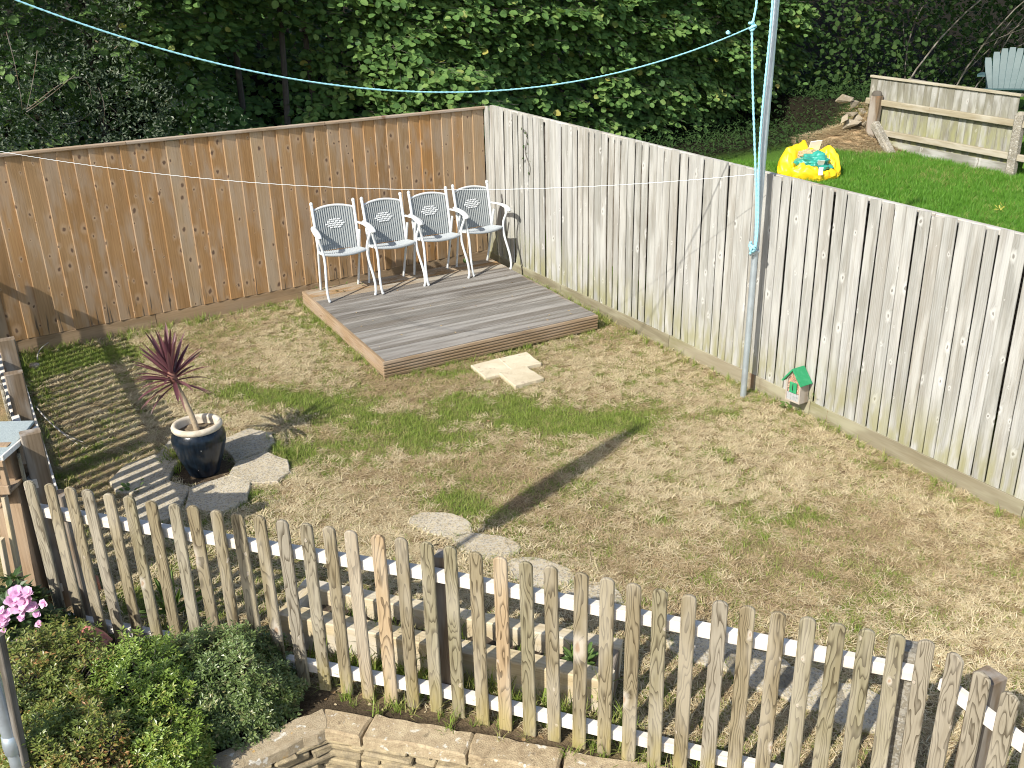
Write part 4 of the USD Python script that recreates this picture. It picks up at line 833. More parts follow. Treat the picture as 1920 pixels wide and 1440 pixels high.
part(o, 'back_brace', beam([-.27, .40, .62], [.27, .40, .62], .02, .06)[:2], TEAL, local=True)
for k in range(6): part(o, 'seat_slat', beam([-.26, -.25 + k * .085, .40 - k * .022], [.26, -.25 + k * .085, .40 - k * .022], .07, .018)[:2], TEAL, local=True)
for s in (-1, 1):
    part(o, 'arm', place(plank([(-.03, -.30), (.07, -.30), (.08, -.1), (.05, .38), (-.01, .38)], .022), [s * .30, 0, .56], [s, 0, 0], [0, 1, 0], [0, 0, 1])[:2], TEAL, local=True)
    part(o, 'front_leg', beam([s * .29, -.24, 0], [s * .29, -.24, .56], .09, .025)[:2], TEAL, local=True)
    part(o, 'rear_leg', beam([s * .26, -.24, .36], [s * .26, .50, .06], .025, .10)[:2], TEAL, local=True)
single('dark_plank', beam(AT(1700, 152, 13.6) + [0, 0, -.12], AT(1800, 168, 13.2) + [0, 0, -.12], .03, .32), W_DARK, 'dark low board in shade behind the neighbouring fence', 'board')

# yellow bag
yb = NG(1516, 332)[:2]; yz = tz(*yb)
o = thing('yellow_bag', 'crumpled bright yellow plastic bag lying open beyond the weathered fence', 'bag', loc=(*yb, yz))
ry = np.random.default_rng(2); nu, nv = 60, 18; V = []; nu, nv = 84, 26
for j in range(nv):
    s = j / (nv - 1)
    for i in range(nu):
        t = i / nu * 2 * math.pi; back = .5 + .5 * math.sin(t)
        H = .13 + .27 * back ** 1.3 + .06 * math.sin(3 * t + 1) + .03 * math.sin(5 * t)
        if s < .5: q = s / .5; r_, z = .34 + .04 * math.sin(q * math.pi) - .05 * q * back, H * q
        else: q = (s - .5) / .5; r_, z = .34 - .05 * back - .17 * q ** .8, H * (1 - .55 * q) + .05 * math.sin(q * math.pi)
        c_, s_ = math.cos(t), math.sin(t)
        n1 = meshkit.fbm(np.array([c_ * 1.7 + 5, s_ * 1.7 + 5, s * 3.2]), 4, 3) - .5
        n2 = abs(meshkit.noise(np.array([c_ * 3.3 + 9, s_ * 3.3 + 9, s * 5.])) - .5) - .2; n3 = abs(meshkit.noise(np.array([c_ * 8 + 2, s_ * 8 + 2, s * 9.])) - .5) - .2
        r_ *= 1 + .30 * n1 + .16 * n2 + .06 * n3; z = max(-.02, z + (.13 * n2 + .05 * n3 + .10 * n1) * min(1, s * 3))
        V.append([r_ * c_ * .97, r_ * s_ * .86, z * .92 - .01])
F = []
for j in range(nv - 1):
    for i in range(nu): a, b = j * nu + i, j * nu + (i + 1) % nu; F += [(a, b, b + nu), (a, b + nu, a + nu)]
part(o, 'bag_skin', (np.array(V), np.array(F)), YELLOW, smooth=38, local=True)
fl = box((0, 0, 0), (.13, .006, .16), .002)[:2]; part(o, 'white_panel', place(fl, np.array([.10, .185, .33]), unit([1, -.2, .1]), unit([.1, .8, .6]), unit([0, -.6, .8])), WHITEP, local=True)
fl = box((0, 0, 0), (.05, .006, .09), .002)[:2]; part(o, 'white_panel', place(fl, np.array([.02, -.345, .12]), [1, 0, 0], [0, 1, 0], [0, 0, 1]), WHITEP, local=True)
single_in = thing('green_bag', 'torn green plastic sack of compost inside the yellow bag', 'bag', loc=(*yb, yz + .02))
part(single_in, 'sack', lump((.03, -.04, .13), (.20, .17, .13), 5, 4, .5, 2.4)[:2], TEALBAG, smooth=40, local=True)
part(single_in, 'compost', lump((-.01, .07, .20), (.12, .10, .09), 8, 4, .5, 3.5), HEART, smooth=True, local=True)
part(single_in, 'label', place(box((0, 0, 0), (.085, .004, .07), .001)[:2], [.06, -.20, .17], unit([1, .1, 0]), [0, .8, .6], [0, -.6, .8]), WHITEP, local=True)

# ------------------------------------------------------------------ left corner: bird table, airer, stakes, lantern roof
q0 = AT(72, 1145, 4.10); bt = np.array([q0[0], q0[1]]); bz = lawn(*bt)
ax = unit(AT(0, 905, 4.1) - AT(90, 890, 4.1)); ax = unit([ax[0], ax[1] * .0, 0]) * -1; ay = np.array([0, 1., 0])
o = thing('bird_table', 'wooden bird table with a grey felted roof on a broad post at the left edge', 'bird table', loc=(*bt, bz))
pA = AT(48, 1145, 4.1); pB = AT(-8, 905, 4.1 + .03); pdir = unit(pB - pA)
part(o, 'post', place(plank(rect(.15, .07, .004), 1.02, seed=81), [bt[0], bt[1], bz - .05], ax, ay, [0, 0, 1]), W_TABLE)
rc = AT(-36, 830, 4.12); 
for dx in (-.16, .155):
    part(o, 'corner_upright', place(plank(rect(.025, .025, .002), .17, seed=82), rc + [dx, -.13, -.19], ax, ay, [0, 0, 1]), W_TABLE)
    part(o, 'corner_upright', place(plank(rect(.025, .025, .002), .17, seed=83), rc + [dx, .13, -.19], ax, ay, [0, 0, 1]), W_TABLE)
part(o, 'tray', box(rc + [0, 0, -.195], (.36, .31, .018), .002), W_TABLE)
part(o, 'front_board', box(rc + [0, -.155, -.185], (.36, .014, .045), .002), W_TABLE)
part(o, 'back_board', box(rc + [0, .13, -.11], (.33, .012, .15), .002), W_PALE)
sl = unit([0, -1., -.16]); part(o, 'roof', place(plank(rect(.37, .014, .002), .36, seed=84), rc + [0, .18, .028], ax, np.cross(sl, ax), sl), FELT)
part(o, 'roof_edge', box(rc + [0, -.172, -.035], (.385, .014, .03), .002), W_TABLE)
part(o, 'roof_edge', box(rc + [.192, .0, -.006], (.012, .35, .026), .002), W_PALE)
part(o, 'bracket', beam(rc + [.13, -.1, -.21], rc + [.02, -.03, -.36], .02, .03), W_TABLE)
for (a, b), lb, Y in ((((8, 930), (42, 1135)), 'pale fresh timber stake beside the bird table post', 4.0), (((2, 1010), (18, 1140)), 'pale timber stake at the very left edge below the bird table', 3.95)):
    single('timber_stake', beam(AT(*b, Y) - [0, 0, .3], AT(*a, Y), .035, .02), W_SLEEP, lb, 'stake')
single('timber_stake', beam(AT(30, 1400, 2.75) - [0, 0, .3], AT(-2, 1190, 2.72), .028, .028), W_BARK, 'dark brown stake leaning beside the grey pole at the lower left', 'stake')
ab = AT(15, 1370, 2.74); abz = -0.85
o = thing('rotary_airer', 'grey steel pole of a folded rotary clothes airer at the bottom left corner', 'clothes airer', loc=(ab[0], ab[1], abz))
part(o, 'pole', tube([[ab[0], ab[1], abz - .05], [ab[0], ab[1], 1.05]], .026, 16), GALV, smooth=True)
part(o, 'upper_pole', tube([[ab[0], ab[1], 1.0], [ab[0], ab[1], 3.75]], .020, 16), GALV, smooth=True)
part(o, 'collar', tube([[ab[0], ab[1], ab[2] - .10], [ab[0], ab[1], ab[2] - .06], [ab[0], ab[1], ab[2] - .02]], [.031, .033, .029], 16), GALV, smooth=True)
cov = [(.02, 0), (.06, .05), (.085, .25), (.085, .7), (.065, 1.05), (.04, 1.32), (.02, 1.42)]
part(o, 'folded_arms', place(lathe(cov, 20), [ab[0], ab[1], 2.45], [1, 0, 0], [0, 1, 0], [0, 0, 1]), COVER, smooth=True)
lp = AT(174, 1216, 3.42); an = np.arange(6) / 6 * 2 * math.pi + .3
o = thing('garden_lantern', 'faded red six-sided lantern roof poking out between the shrubs', 'lantern', loc=(lp[0], lp[1], lawn(*lp[:2])))
ro = lathe([(.0, .0), (.085, -.0), (.09, .008), (.02, .095), (0, .1)], 6); part(o, 'roof', place(ro, lp + [0, 0, .02], [math.cos(.3), math.sin(.3), 0], [-math.sin(.3), math.cos(.3), 0], [0, 0, 1]), REDROOF)
part(o, 'body', place(lathe([(0, -.36), (.05, -.36), (.06, .0), (0, .0)], 6), lp + [0, 0, .015], [1, 0, 0], [0, 1, 0], [0, 0, 1]), REDROOF)
bk = G(163, 1108)
single('brick_fragment', box(bk + [0, 0, .03], (.14, .09, .065), .01, .5), BRICK, 'broken red brick behind the first pickets at the left', 'brick')
wp = G(66, 690); single('white_pebble', lump(wp + [0, 0, .02], (.045, .035, .03), 3, 2), ROCK, 'pale pebble in the shaded grass near the back left pole', 'pebble', smooth=True)
for k, (pts, lb) in enumerate([([(70, 770), (105, 812), (150, 850)], 'bare dry twig lying at the left edge of the lawn'), ([(28, 667), (52, 660), (75, 650)], 'dry twig in the back left corner by the pole'), ([(72, 680), (76, 668), (105, 650)], 'forked pale twig in shade below the brown fence'), ([(105, 806), (132, 830), (160, 846)], 'second dry twig beside the left picket fence')]):
    P_ = smooth_path([G(*p) + [0, 0, .03 + .02 * i] for i, p in enumerate(pts)], 10); single('dry_twig', tube(P_, np.linspace(.006, .002, 10), 6), W_CAPR, lb, 'twig', smooth=True)

# ------------------------------------------------------------------ leaves
HZ_T = (np.array([[0, 0, 0], [0, .5, 0], [0, 1, -.04], [-.30, .10, .05], [-.48, .45, .08], [-.30, .82, .03], [.30, .10, .05], [.48, .45, .08], [.30, .82, .03]]),
        np.array([[0, 1, 3], [3, 1, 4], [4, 1, 5], [5, 1, 2], [0, 6, 1], [6, 7, 1], [7, 8, 1], [8, 2, 1]]))
EL_T = (np.array([[0, 0, 0], [-.26, .5, .06], [0, 1, -.05], [.26, .5, .06]]), np.array([[0, 2, 1], [0, 3, 2]]))
def leaves(P, D, N, L, W, tone, tmpl):
    n = len(P); N = N / np.linalg.norm(N, axis=1, keepdims=True); D = D - N * (D * N).sum(1, keepdims=True); D /= np.linalg.norm(D, axis=1, keepdims=True) + 1e-9
    S = np.cross(D, N); tv, tf = tmpl; k = len(tv); L = np.broadcast_to(L, n); W = np.broadcast_to(W, n)
    V = P[:, None] + S[:, None] * (tv[None, :, :1] * (L * W)[:, None, None]) + D[:, None] * (tv[None, :, 1:2] * L[:, None, None]) + N[:, None] * (tv[None, :, 2:] * L[:, None, None])
    F = (tf[None] + (np.arange(n) * k)[:, None, None]).reshape(-1, 3); t = np.repeat(np.broadcast_to(tone, n), k)
    V = V.reshape(-1, 3); return V, F, V, np.stack([t, t * 0, t * 0 + .5], 1)
def nvec(r, n): v = r.normal(0, 1, (n, 3)); return v / np.linalg.norm(v, axis=1, keepdims=True)
UB3, NBo = BB3, NB3
def hpt(s, off, z): return np.array([*CORNER, 0]) + np.multiply.outer(s, UB3) + np.multiply.outer(off, NBo) + np.multiply.outer(z, [0, 0, 1.])
def hedge_face(s, z):
    q = np.stack([s * .75, z * .9, s * 0], -1)
    b = (meshkit.fbm(q, 3, 40) - .5) * 1.5 + (meshkit.fbm(q * 3.2, 2, 41) - .5) * .45
    shelf = .14 * np.sin(z * 9.5 + 3.2 * meshkit.noise(q * 2.2, 43) * 3)
    hole = 1.7 * np.exp(-(((s + 1.75) / .62) ** 2 + ((z - 2.75) / .62) ** 2)) + 1.0 * np.exp(-(((s + 3.1) / .5) ** 2 + ((z - 2.45) / .5) ** 2)) + .8 * np.exp(-(((s + .9) / .3) ** 2 + ((z - 2.2) / .3) ** 2))
    return .95 + .25 * np.clip(-s, 0, 6) * .3 - b * .55 - shelf + hole + .30 * np.clip(s - 4.6, 0, 9)
def hedge_bottom(s): return lawn(0, 10) + .95 + .10 * np.sin(s * 2.1) + .10 * np.clip(s - 3.5, 0, 3) + .2
rh = np.random.default_rng(100)
def spray(n, smin, smax, z0f, z1, seed, per=(6, 11), Ls=(.078, .112), keep=None):
    r = np.random.default_rng(seed); P, D, N, L, Tn, tw = [], [], [], [], [], []
    s = r.uniform(smin, smax, n); zz = r.uniform(0, 1, n); zb = z0f(s); z = zb + (z1 - zb) * zz; off = hedge_face(s, z) + r.normal(0, .05, n)
    base = hpt(s, off, z)
    if keep is not None: k = keep(s, z, r); base, s, z = base[k], s[k], z[k]
    for b in base:
        d = unit(-NBo * r.uniform(.5, 1.1) + UB3 * r.normal(0, .7) + np.array([0, 0, r.normal(-.12, .22)])); m_ = r.integers(*per); st = r.uniform(.035, .05); sd = unit(np.cross(d, [0, 0, 1.]))
        p0 = b - d * .12; bt_ = r.uniform(-.15, .15)
        for k in range(m_):
            p = p0 + d * (st * k + .03) + np.array([0, 0, -.004 * k * k * .35]); sg = 1 if k % 2 else -1
            P.append(p + sd * sg * .012); D.append(d * .55 + sd * sg * .8 + np.array([0, 0, -.25]) + r.normal(0, .18, 3)); N.append(np.array([0, 0, .85]) - NBo * .55 + r.normal(0, .32, 3)); L.append(r.uniform(*Ls) * (1 - .04 * abs(k - m_ / 2))); Tn.append(np.clip(r.beta(2.2, 2.4) + bt_, 0, .96) if r.random() > .006 else 1.0)
        tw.append(tube([p0, p0 + d * st * m_ * .5, p0 + d * st * m_ + [0, 0, -.02]], [.004, .003, .0015], 4))
    return [np.array(x) for x in (P, D, N, L, Tn)], tw
def keep_fn(s, z, r):
    hole = np.exp(-(((s + 1.75) / .62) ** 2 + ((z - 2.75) / .62) ** 2)); left = np.maximum(sstep(-2.3, -3.4, s) * sstep(3.0, 2.5, z), sstep(-2.9, -3.5, s))
    return r.random(len(s)) > np.maximum(.75 * hole, .93 * left)
hz = thing('hazel_hedge', 'tall hazel hedge of broad pale green leaves rising behind the fences', 'hedge', loc=(*(CORNER + NB * .9), lawn(*CORNER)))
(P, D_, N_, L_, Tn), tw = spray(5200, -4.6, 6.6, hedge_bottom, 4.3, 101, keep=keep_fn)
big = np.argsort(-(L_ * (1 + 0 * Tn)))
vis = np.where((P[:, 2] < 3.25) & (P[:, 2] > 1.6))[0]; pick = rh.choice(vis, 240, replace=False); rest = np.setdiff1d(np.arange(len(P)), pick)
for i in pick: part(hz, 'leaf', leaves(P[i:i + 1], D_[i:i + 1], N_[i:i + 1], L_[i:i + 1], .95, Tn[i:i + 1], HZ_T), HAZEL)
part(hz, 'foliage', leaves(P[rest], D_[rest], N_[rest], L_[rest], .95, Tn[rest], HZ_T), HAZEL, kind='stuff')
part(hz, 'twigs', cat([t[:2] for t in tw[::2]]), W_BARK, kind='stuff')
def fill(n, s0, s1, z0f, z1, d0_, d1_, seed):
    r = np.random.default_rng(seed); s = r.uniform(s0, s1, n); zb = z0f(s); z = zb + (z1 - zb) * r.random(n); off = hedge_face(s, z) + r.uniform(d0_, d1_, n)
    return hpt(s, off, z), r
P, r_ = fill(17000, -5.2, 7.2, lambda s: hedge_bottom(s) - .1, 4.4, .10, 1.3, 111); n = len(P)
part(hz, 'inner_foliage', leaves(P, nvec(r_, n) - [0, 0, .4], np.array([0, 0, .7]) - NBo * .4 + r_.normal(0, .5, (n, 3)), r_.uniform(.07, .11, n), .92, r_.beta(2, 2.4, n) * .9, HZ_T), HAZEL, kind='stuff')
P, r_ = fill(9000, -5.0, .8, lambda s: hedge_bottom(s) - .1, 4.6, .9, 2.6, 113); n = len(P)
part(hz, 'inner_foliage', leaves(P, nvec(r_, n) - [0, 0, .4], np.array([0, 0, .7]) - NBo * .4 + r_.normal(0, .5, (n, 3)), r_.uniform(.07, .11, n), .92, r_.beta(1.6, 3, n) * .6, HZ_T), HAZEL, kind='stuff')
P, r_ = fill(9000, -6.5, 8.5, lambda s: 0 * s + 4.2, 6.8, -.5, 1.2, 112); n = len(P)
part(hz, 'upper_foliage', leaves(P, nvec(r_, n), np.array([0, 0, .7]) - NBo * .4 + r_.normal(0, .5, (n, 3)), r_.uniform(.09, .14, n), .92, r_.beta(2, 2, n) * .9, HZ_T), HAZEL, kind='stuff')
for k, (s, off, zt, dx) in enumerate([(-1.55, 1.9, 5.0, .1), (-1.15, 2.0, 5.0, -.05), (-1.95, 2.2, 5.0, .15), (0.3, 2.0, 5.5, .2), (2.0, 2.0, 5.5, -.2), (4.2, 1.9, 5.5, .2), (-3.4, 2.2, 5.2, -.1), (5.6, 2.1, 5.2, .3)]):
    pts = smooth_path([hpt(s + dx * q + .05 * math.sin(q * 3 + k), off - .25 * q * (1 - q), lawn(*CORNER) + .5 + (zt - .9) * q) for q in (0, .3, .6, 1)], 14)
    part(hz, 'stem', tube(pts, np.linspace(.042, .018, 14), 10), W_STEM, smooth=True)

ev = thing('evergreen_shrub', 'dark small-leaved evergreen shrub with bare twigs behind the left end of the brown fence', 'shrub', loc=(*(CORNER - UB * 4.5 + NB * 1.2), lawn(*(CORNER - UB * 4.5))))
def ev_face(s, z): q = np.stack([s * 1.0, z * 1.1, s * 0], -1); return 1.0 - (meshkit.fbm(q, 3, 60) - .5) * 1.5 - (meshkit.fbm(q * 4, 2, 61) - .5) * .5 + .5 * np.exp(-(((s + 2.7) / .5) ** 2))
r = np.random.default_rng(120); n = 52000; s = r.uniform(-8.0, -2.2, n); z = 1.5 + 3.0 * r.random(n); dep = np.abs(r.normal(0, .35, n)); off = ev_face(s, z) + dep * .9 - .1
kk = r.random(n) < np.clip(1 - sstep(-3.3, -2.4, s) * (.45 + .55 * sstep(1.9, 2.9, z)), .02, 1); P = hpt(s, off, z)[kk]; n = len(P)
P = P + (meshkit.noise(P * 7)[:, None] - .5) * .16
part(ev, 'foliage', leaves(P, nvec(r, n) - NBo * .5 + [0, 0, .2], nvec(r, n) * .8 + np.array([0, 0, .55]) - NBo * .5, r.uniform(.026, .05, n), .85, r.beta(2, 2.4, n), EL_T), EVER, kind='stuff')
n = 9000; s = r.uniform(-9.5, -2.4, n); P = hpt(s, ev_face(s, s * 0 + 4.5) + r.uniform(-.3, .8, n), 4.3 + 1.9 * r.random(n)); part(ev, 'upper_foliage', leaves(P, nvec(r, n), nvec(r, n) + [0, 0, .8], r.uniform(.06, .1, n), .8, r.beta(2, 2.4, n), EL_T), EVER, kind='stuff')
for px in ([(50, 210), (95, 178), (140, 140)], [(50, 205), (110, 160), (150, 145), (172, 185)], [(48, 213), (80, 240), (115, 270)], [(0, 252), (22, 280), (32, 292)], [(70, 95), (62, 150), (50, 205)], [(205, 200), (222, 215), (232, 235)], [(12, 60), (30, 130), (42, 205)], [(185, 165), (196, 205), (190, 240)], [(118, 232), (150, 226), (175, 205)], [(196, 268), (204, 252), (206, 246)]):
    Y0 = {True: 8.25, False: 8.6}[px[0][0] < 90]; pts = smooth_path([AT(a, b, Y0 + .12 * i + .002 * a) for i, (a, b) in enumerate(px)], 12); part(ev, 'bare_twig', tube(pts, np.linspace(.0042, .002, 12), 6), W_OLD, smooth=True)

tk = thing('bramble_thicket', 'dark shaded thicket of brown stems and ivy behind the neighbouring fence', 'thicket', loc=(7.0, 15.5, 1.5))
r = np.random.default_rng(130)
for k in range(95):
    a = np.array([r.uniform(6.0, 11.5), 0, 0]); a[1] = 13.6 + (a[0] - 5) * .42 + r.uniform(.3, 2.6); a[2] = tz(a[0], a[1]) - .1; ln_ = r.uniform(1.6, 4.2); lean = np.array([r.normal(.55, .4), r.normal(-.1, .3), 1.0])
    pts = smooth_path([a, a + unit(lean) * ln_ * .5 + r.normal(0, .08, 3), a + unit(lean + [.35, -.1, -.2]) * ln_ + r.normal(0, .12, 3)], 9); part(tk, 'stem', tube(pts, np.linspace(.015, .005, 9) * r.uniform(.5, 1.1), 6), W_BARK, smooth=True)
n = 15000; P = np.stack([r.uniform(4.6, 13, n), np.zeros(n), np.zeros(n)], 1); P[:, 1] = 13.9 + (P[:, 0] - 5) * .42 + np.abs(r.normal(0, 1.0, n)) + .5 * meshkit.fbm(np.c_[P[:, 0] * 2, r.random(n) * 6, P[:, 0] * 0], 2, 9); P[:, 2] = terrain(P[:, 0], P[:, 1]) + r.random(n) ** 1.3 * 3.4
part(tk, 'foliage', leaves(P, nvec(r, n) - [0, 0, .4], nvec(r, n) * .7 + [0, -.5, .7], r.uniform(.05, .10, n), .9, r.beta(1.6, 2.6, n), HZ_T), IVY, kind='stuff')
n = 12000; P = np.stack([r.uniform(4.5, 14, n), np.zeros(n), np.zeros(n)], 1); P[:, 1] = 12.4 + (P[:, 0] - 5) * .42 + r.uniform(-.3, 3.2, n); P[:, 2] = 4.6 + r.uniform(0, 2.0, n)
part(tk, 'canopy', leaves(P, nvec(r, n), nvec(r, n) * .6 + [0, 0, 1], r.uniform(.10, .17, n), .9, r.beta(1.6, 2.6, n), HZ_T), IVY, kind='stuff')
# low dark growth at the foot of the hedge
gp2 = thing('shade_undergrowth', 'dark low ground cover in shade under the hedge beyond the weathered fence', 'ground cover', loc=(3, 12.5, 1.5)); tag(gp2, kind='stuff')
n = 9500; s = r.uniform(1.5, 7.0, n); off = r.uniform(-.3, 1.6, n); P = hpt(s, off, s * 0); P[:, 2] = terrain(P[:, 0], P[:, 1]) + np.abs(r.normal(0, .12, n))
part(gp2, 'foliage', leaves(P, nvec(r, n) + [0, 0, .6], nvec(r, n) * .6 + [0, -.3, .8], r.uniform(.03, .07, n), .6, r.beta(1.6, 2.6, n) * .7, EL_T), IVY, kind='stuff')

# ------------------------------------------------------------------ shrubs in the foreground bed
def shrub(name, label, c, rad, mat, seed, nwh, L=(.016, .027), per=6, cat_='shrub', wid=.8, inner=.5, extra=None):
    c = np.array([c[0], c[1], lawn(c[0], c[1])]); o = thing(name, label, cat_, loc=c); r = np.random.default_rng(seed)
    d = nvec(r, nwh); d[:, 2] = np.abs(d[:, 2]) * 1.0 - .15; d /= np.linalg.norm(d, axis=1, keepdims=True)
    k = 1 + .85 * (meshkit.fbm(d * 2.6 + seed, 3, seed) - .5) + .30 * (meshkit.noise(d * 9 + seed) - .5); dep = 1 - np.abs(r.normal(0, .13, nwh)) * inner / .5
    P0 = c + d * np.array(rad) * (k * dep)[:, None] + np.array([0, 0, .06]); ok = P0[:, 2] > lawn(P0[:, 0], P0[:, 1]) + .02; P0, d = P0[ok], d[ok]; nw = len(P0)
    ax_ = d * .6 + np.array([0, 0, .8]) + r.normal(0, .25, (nw, 3)); ax_ /= np.linalg.norm(ax_, axis=1, keepdims=True)
    P, D, N, Ls, Tn = [], [], [], [], []; bt = np.clip(.5 + .55 * (meshkit.fbm(P0 * 6, 2, seed) - .5) * 2, 0, 1)
    s1 = np.cross(ax_, nvec(r, nw)); s1 /= np.linalg.norm(s1, axis=1, keepdims=True); s2 = np.cross(ax_, s1)
    for q in range(per):
        a = q / per * 2 * math.pi + r.normal(0, .25, nw); rad_ = s1 * np.cos(a)[:, None] + s2 * np.sin(a)[:, None]; el = r.uniform(.2, 1.0, nw)[:, None]
        D.append(rad_ + ax_ * el); N.append(ax_ - rad_ * el * .8); P.append(P0 + rad_ * .003 + ax_ * r.uniform(-.012, .006, nw)[:, None]); Ls.append(r.uniform(*L, nw)); Tn.append(np.clip(bt + r.normal(0, .22, nw), 0, 1))
    part(o, 'foliage', leaves(np.vstack(P), np.vstack(D), np.vstack(N), np.concatenate(Ls), wid, np.concatenate(Tn), EL_T), mat, kind='stuff')
    tws = [tube([c + (p - c) * .35 + [0, 0, .0], c + (p - c) * .7 + [0, 0, .02], p], [.005, .003, .0014], 4)[:2] for p in P0[::7]]; part(o, 'twigs', cat(tws), W_BARK, kind='stuff')
    for q in range(5): a = q * 1.3; part(o, 'stem', tube([c + [.03 * math.cos(a), .03 * math.sin(a), -.05], c + np.array([math.cos(a) * rad[0] * .3, math.sin(a) * rad[1] * .3, rad[2] * .5])], [.012, .008], 6), W_BARK)
    return o, P0, ax_
shrub('azalea_shrub', 'dull grey-green small-leaved shrub at the right end of the shrub bed by the wall corner', (-1.33, 3.37), (.31, .25, .36), AZ_DARK, 201, 4300)
shrub('azalea_shrub', 'bright green small-leaved shrub in the middle of the foreground shrub bed', (-1.66, 3.24), (.30, .28, .40), AZ_GREEN, 202, 3800)
shrub('azalea_shrub', 'bronze-tinted shrub at the left of the foreground bed below the pink flowers', (-2.06, 3.22), (.36, .34, .44), AZ_RED, 203, 4600)
shrub('azalea_shrub', 'olive green shrub in the bottom left corner in front of the bronze one', (-1.80, 2.86), (.30, .24, .40), AZ_RED, 204, 3400)
shrub('azalea_shrub', 'low green shrub at the bottom edge between the left corner and the wall', (-1.50, 2.98), (.20, .18, .26), AZ_GREEN, 205, 1700)
o, P0, axr = shrub('rhododendron', 'dark leafy shrub with clusters of pink flowers at the left edge', (-2.42, 3.60), (.27, .25, .42), RHODO, 206, 500, L=(.05, .075), per=6, wid=.9)
rf = np.random.default_rng(7)
def flower(c, n_, size, seed):
    r = np.random.default_rng(seed); ms = []; n_ = unit(n_); s1 = unit(np.cross(n_, [1, .3, 0])); s2 = np.cross(n_, s1)
    for ring, (cnt, el, sc) in enumerate(((6, .35, 1.0), (5, .9, .8), (4, 1.6, .6))):
        a = np.arange(cnt) / cnt * 2 * math.pi + ring * .5 + r.normal(0, .15, cnt); rad_ = np.outer(np.cos(a), s1) + np.outer(np.sin(a), s2)
        ms.append(leaves(np.repeat(c[None], cnt, 0), rad_ + n_ * el + r.normal(0, .15, (cnt, 3)), n_ - rad_ * el * .6 + r.normal(0, .2, (cnt, 3)), size * sc * r.uniform(.85, 1.1, cnt), 1.15, np.clip(r.normal(.45 - .12 * ring, .2, cnt), 0, 1), HZ_T))
    return cat(ms)
for k, (px, py, sz) in enumerate([(34, 1112, .042), (46, 1128, .045), (24, 1128, .040), (52, 1112, .036), (36, 1136, .04), (60, 1136, .03), (82, 1131, .024), (8, 1158, .034), (2, 1166, .034), (16, 1150, .024), (45, 1148, .018), (69, 1152, .02), (40, 1158, .02), (73, 1170, .018), (6, 1184, .02), (4, 1206, .03), (28, 1204, .018), (2, 1145, .022)]):
    c = AT(px, py, 3.42); part(o, 'flower', flower(c, np.array([.15, -.6, .75]) + rf.normal(0, .25, 3), sz, 300 + k), PETAL)

# ------------------------------------------------------------------ weeds and small plants
def weed(label, c, nl, L, mat, seed, name='weed', spread=.05, up=.5, wid=.7):
    o = thing(name, label, 'weed', loc=c); r = np.random.default_rng(seed); n = nl; a = r.uniform(0, 2 * math.pi, n); d = np.stack([np.cos(a), np.sin(a), r.uniform(.1, up * 2, n)], 1); P = np.asarray(c) + d * np.array([1, 1, .5]) * r.uniform(.0, spread, (n, 1))
    m_ = leaves(P, d, np.array([0, 0, 1.]) - d * .4 + r.normal(0, .2, (n, 3)), r.uniform(.6, 1, n) * L, wid, r.random(n), HZ_T)
    k = len(HZ_T[0]); 
    for i in range(n): part(o, 'leaf', (m_[0][i * k:(i + 1) * k], HZ_T[1], m_[2][i * k:(i + 1) * k], m_[3][i * k:(i + 1) * k]), mat)
weed('low green weed growing under the insect house', G(1484, 770) + [0, 0, .02], 16, .05, WEED, 1, spread=.09)
weed('small sprig of wild plant on the fence just right of the insect house', G(1527, 745, .16), 14, .04, WEED, 2, spread=.06, up=1.0, wid=.4)
weed('pale yellow weed alone in the bright green lawn', NG(1874, 404) + [0, 0, .05], 12, .05, WEEDY, 3, spread=.04, up=1.2, wid=.4)
weed('broad-leaved weed at the edge of the slabs left of the plant pot', G(250, 925) + [0, 0, .02], 14, .045, WEED, 4, spread=.08)
weed('leafy green plant at the right end of the timber raised bed', BED[0](BED[1] - .17, .2, .16), 26, .085, WEED, 5, spread=.05, up=1.4, wid=.45)
weed('pale lily-like clump behind the pickets above the shrubs', G(320, 1160) + [0, 0, .02], 26, .22, WEED, 6, spread=.05, up=2.4, wid=.12)
weed('green seedling at the back corner of the deck', dpt(DW - .25, DD + .06, .04), 14, .06, WEED, 8, spread=.1, up=1.2)
weed('creeping weeds along the back edge of the deck under the chairs', dpt(.35, DD + .05, .05), 40, .05, WEED, 9, spread=.30)
o = thing('creeper', 'thin creeper trailing down the weathered fence near its corner', 'creeper', loc=rpt(.9, -.02, 1.4))
cp_ = [rpt(.80, -.022, 1.55), rpt(.83, -.024, 1.44), rpt(.80, -.024, 1.34), rpt(.87, -.022, 1.22), rpt(.85, -.022, 1.12)]
part(o, 'stem', tube(smooth_path(cp_, 24), .004, 5), W_BARK, smooth=True); rr = np.random.default_rng(15)
for q in smooth_path(cp_, 13): part(o, 'leaf', leaves((q + rr.normal(0, .02, 3) * [1, .3, 1])[None], rr.normal(0, 1, (1, 3)) - [[0, 0, .3]], np.array([[-.8, -.5, .4]]) + rr.normal(0, .2, (1, 3)), np.array([rr.uniform(.02, .04)]), .8, np.array([rr.random() * .6]), HZ_T), IVY)

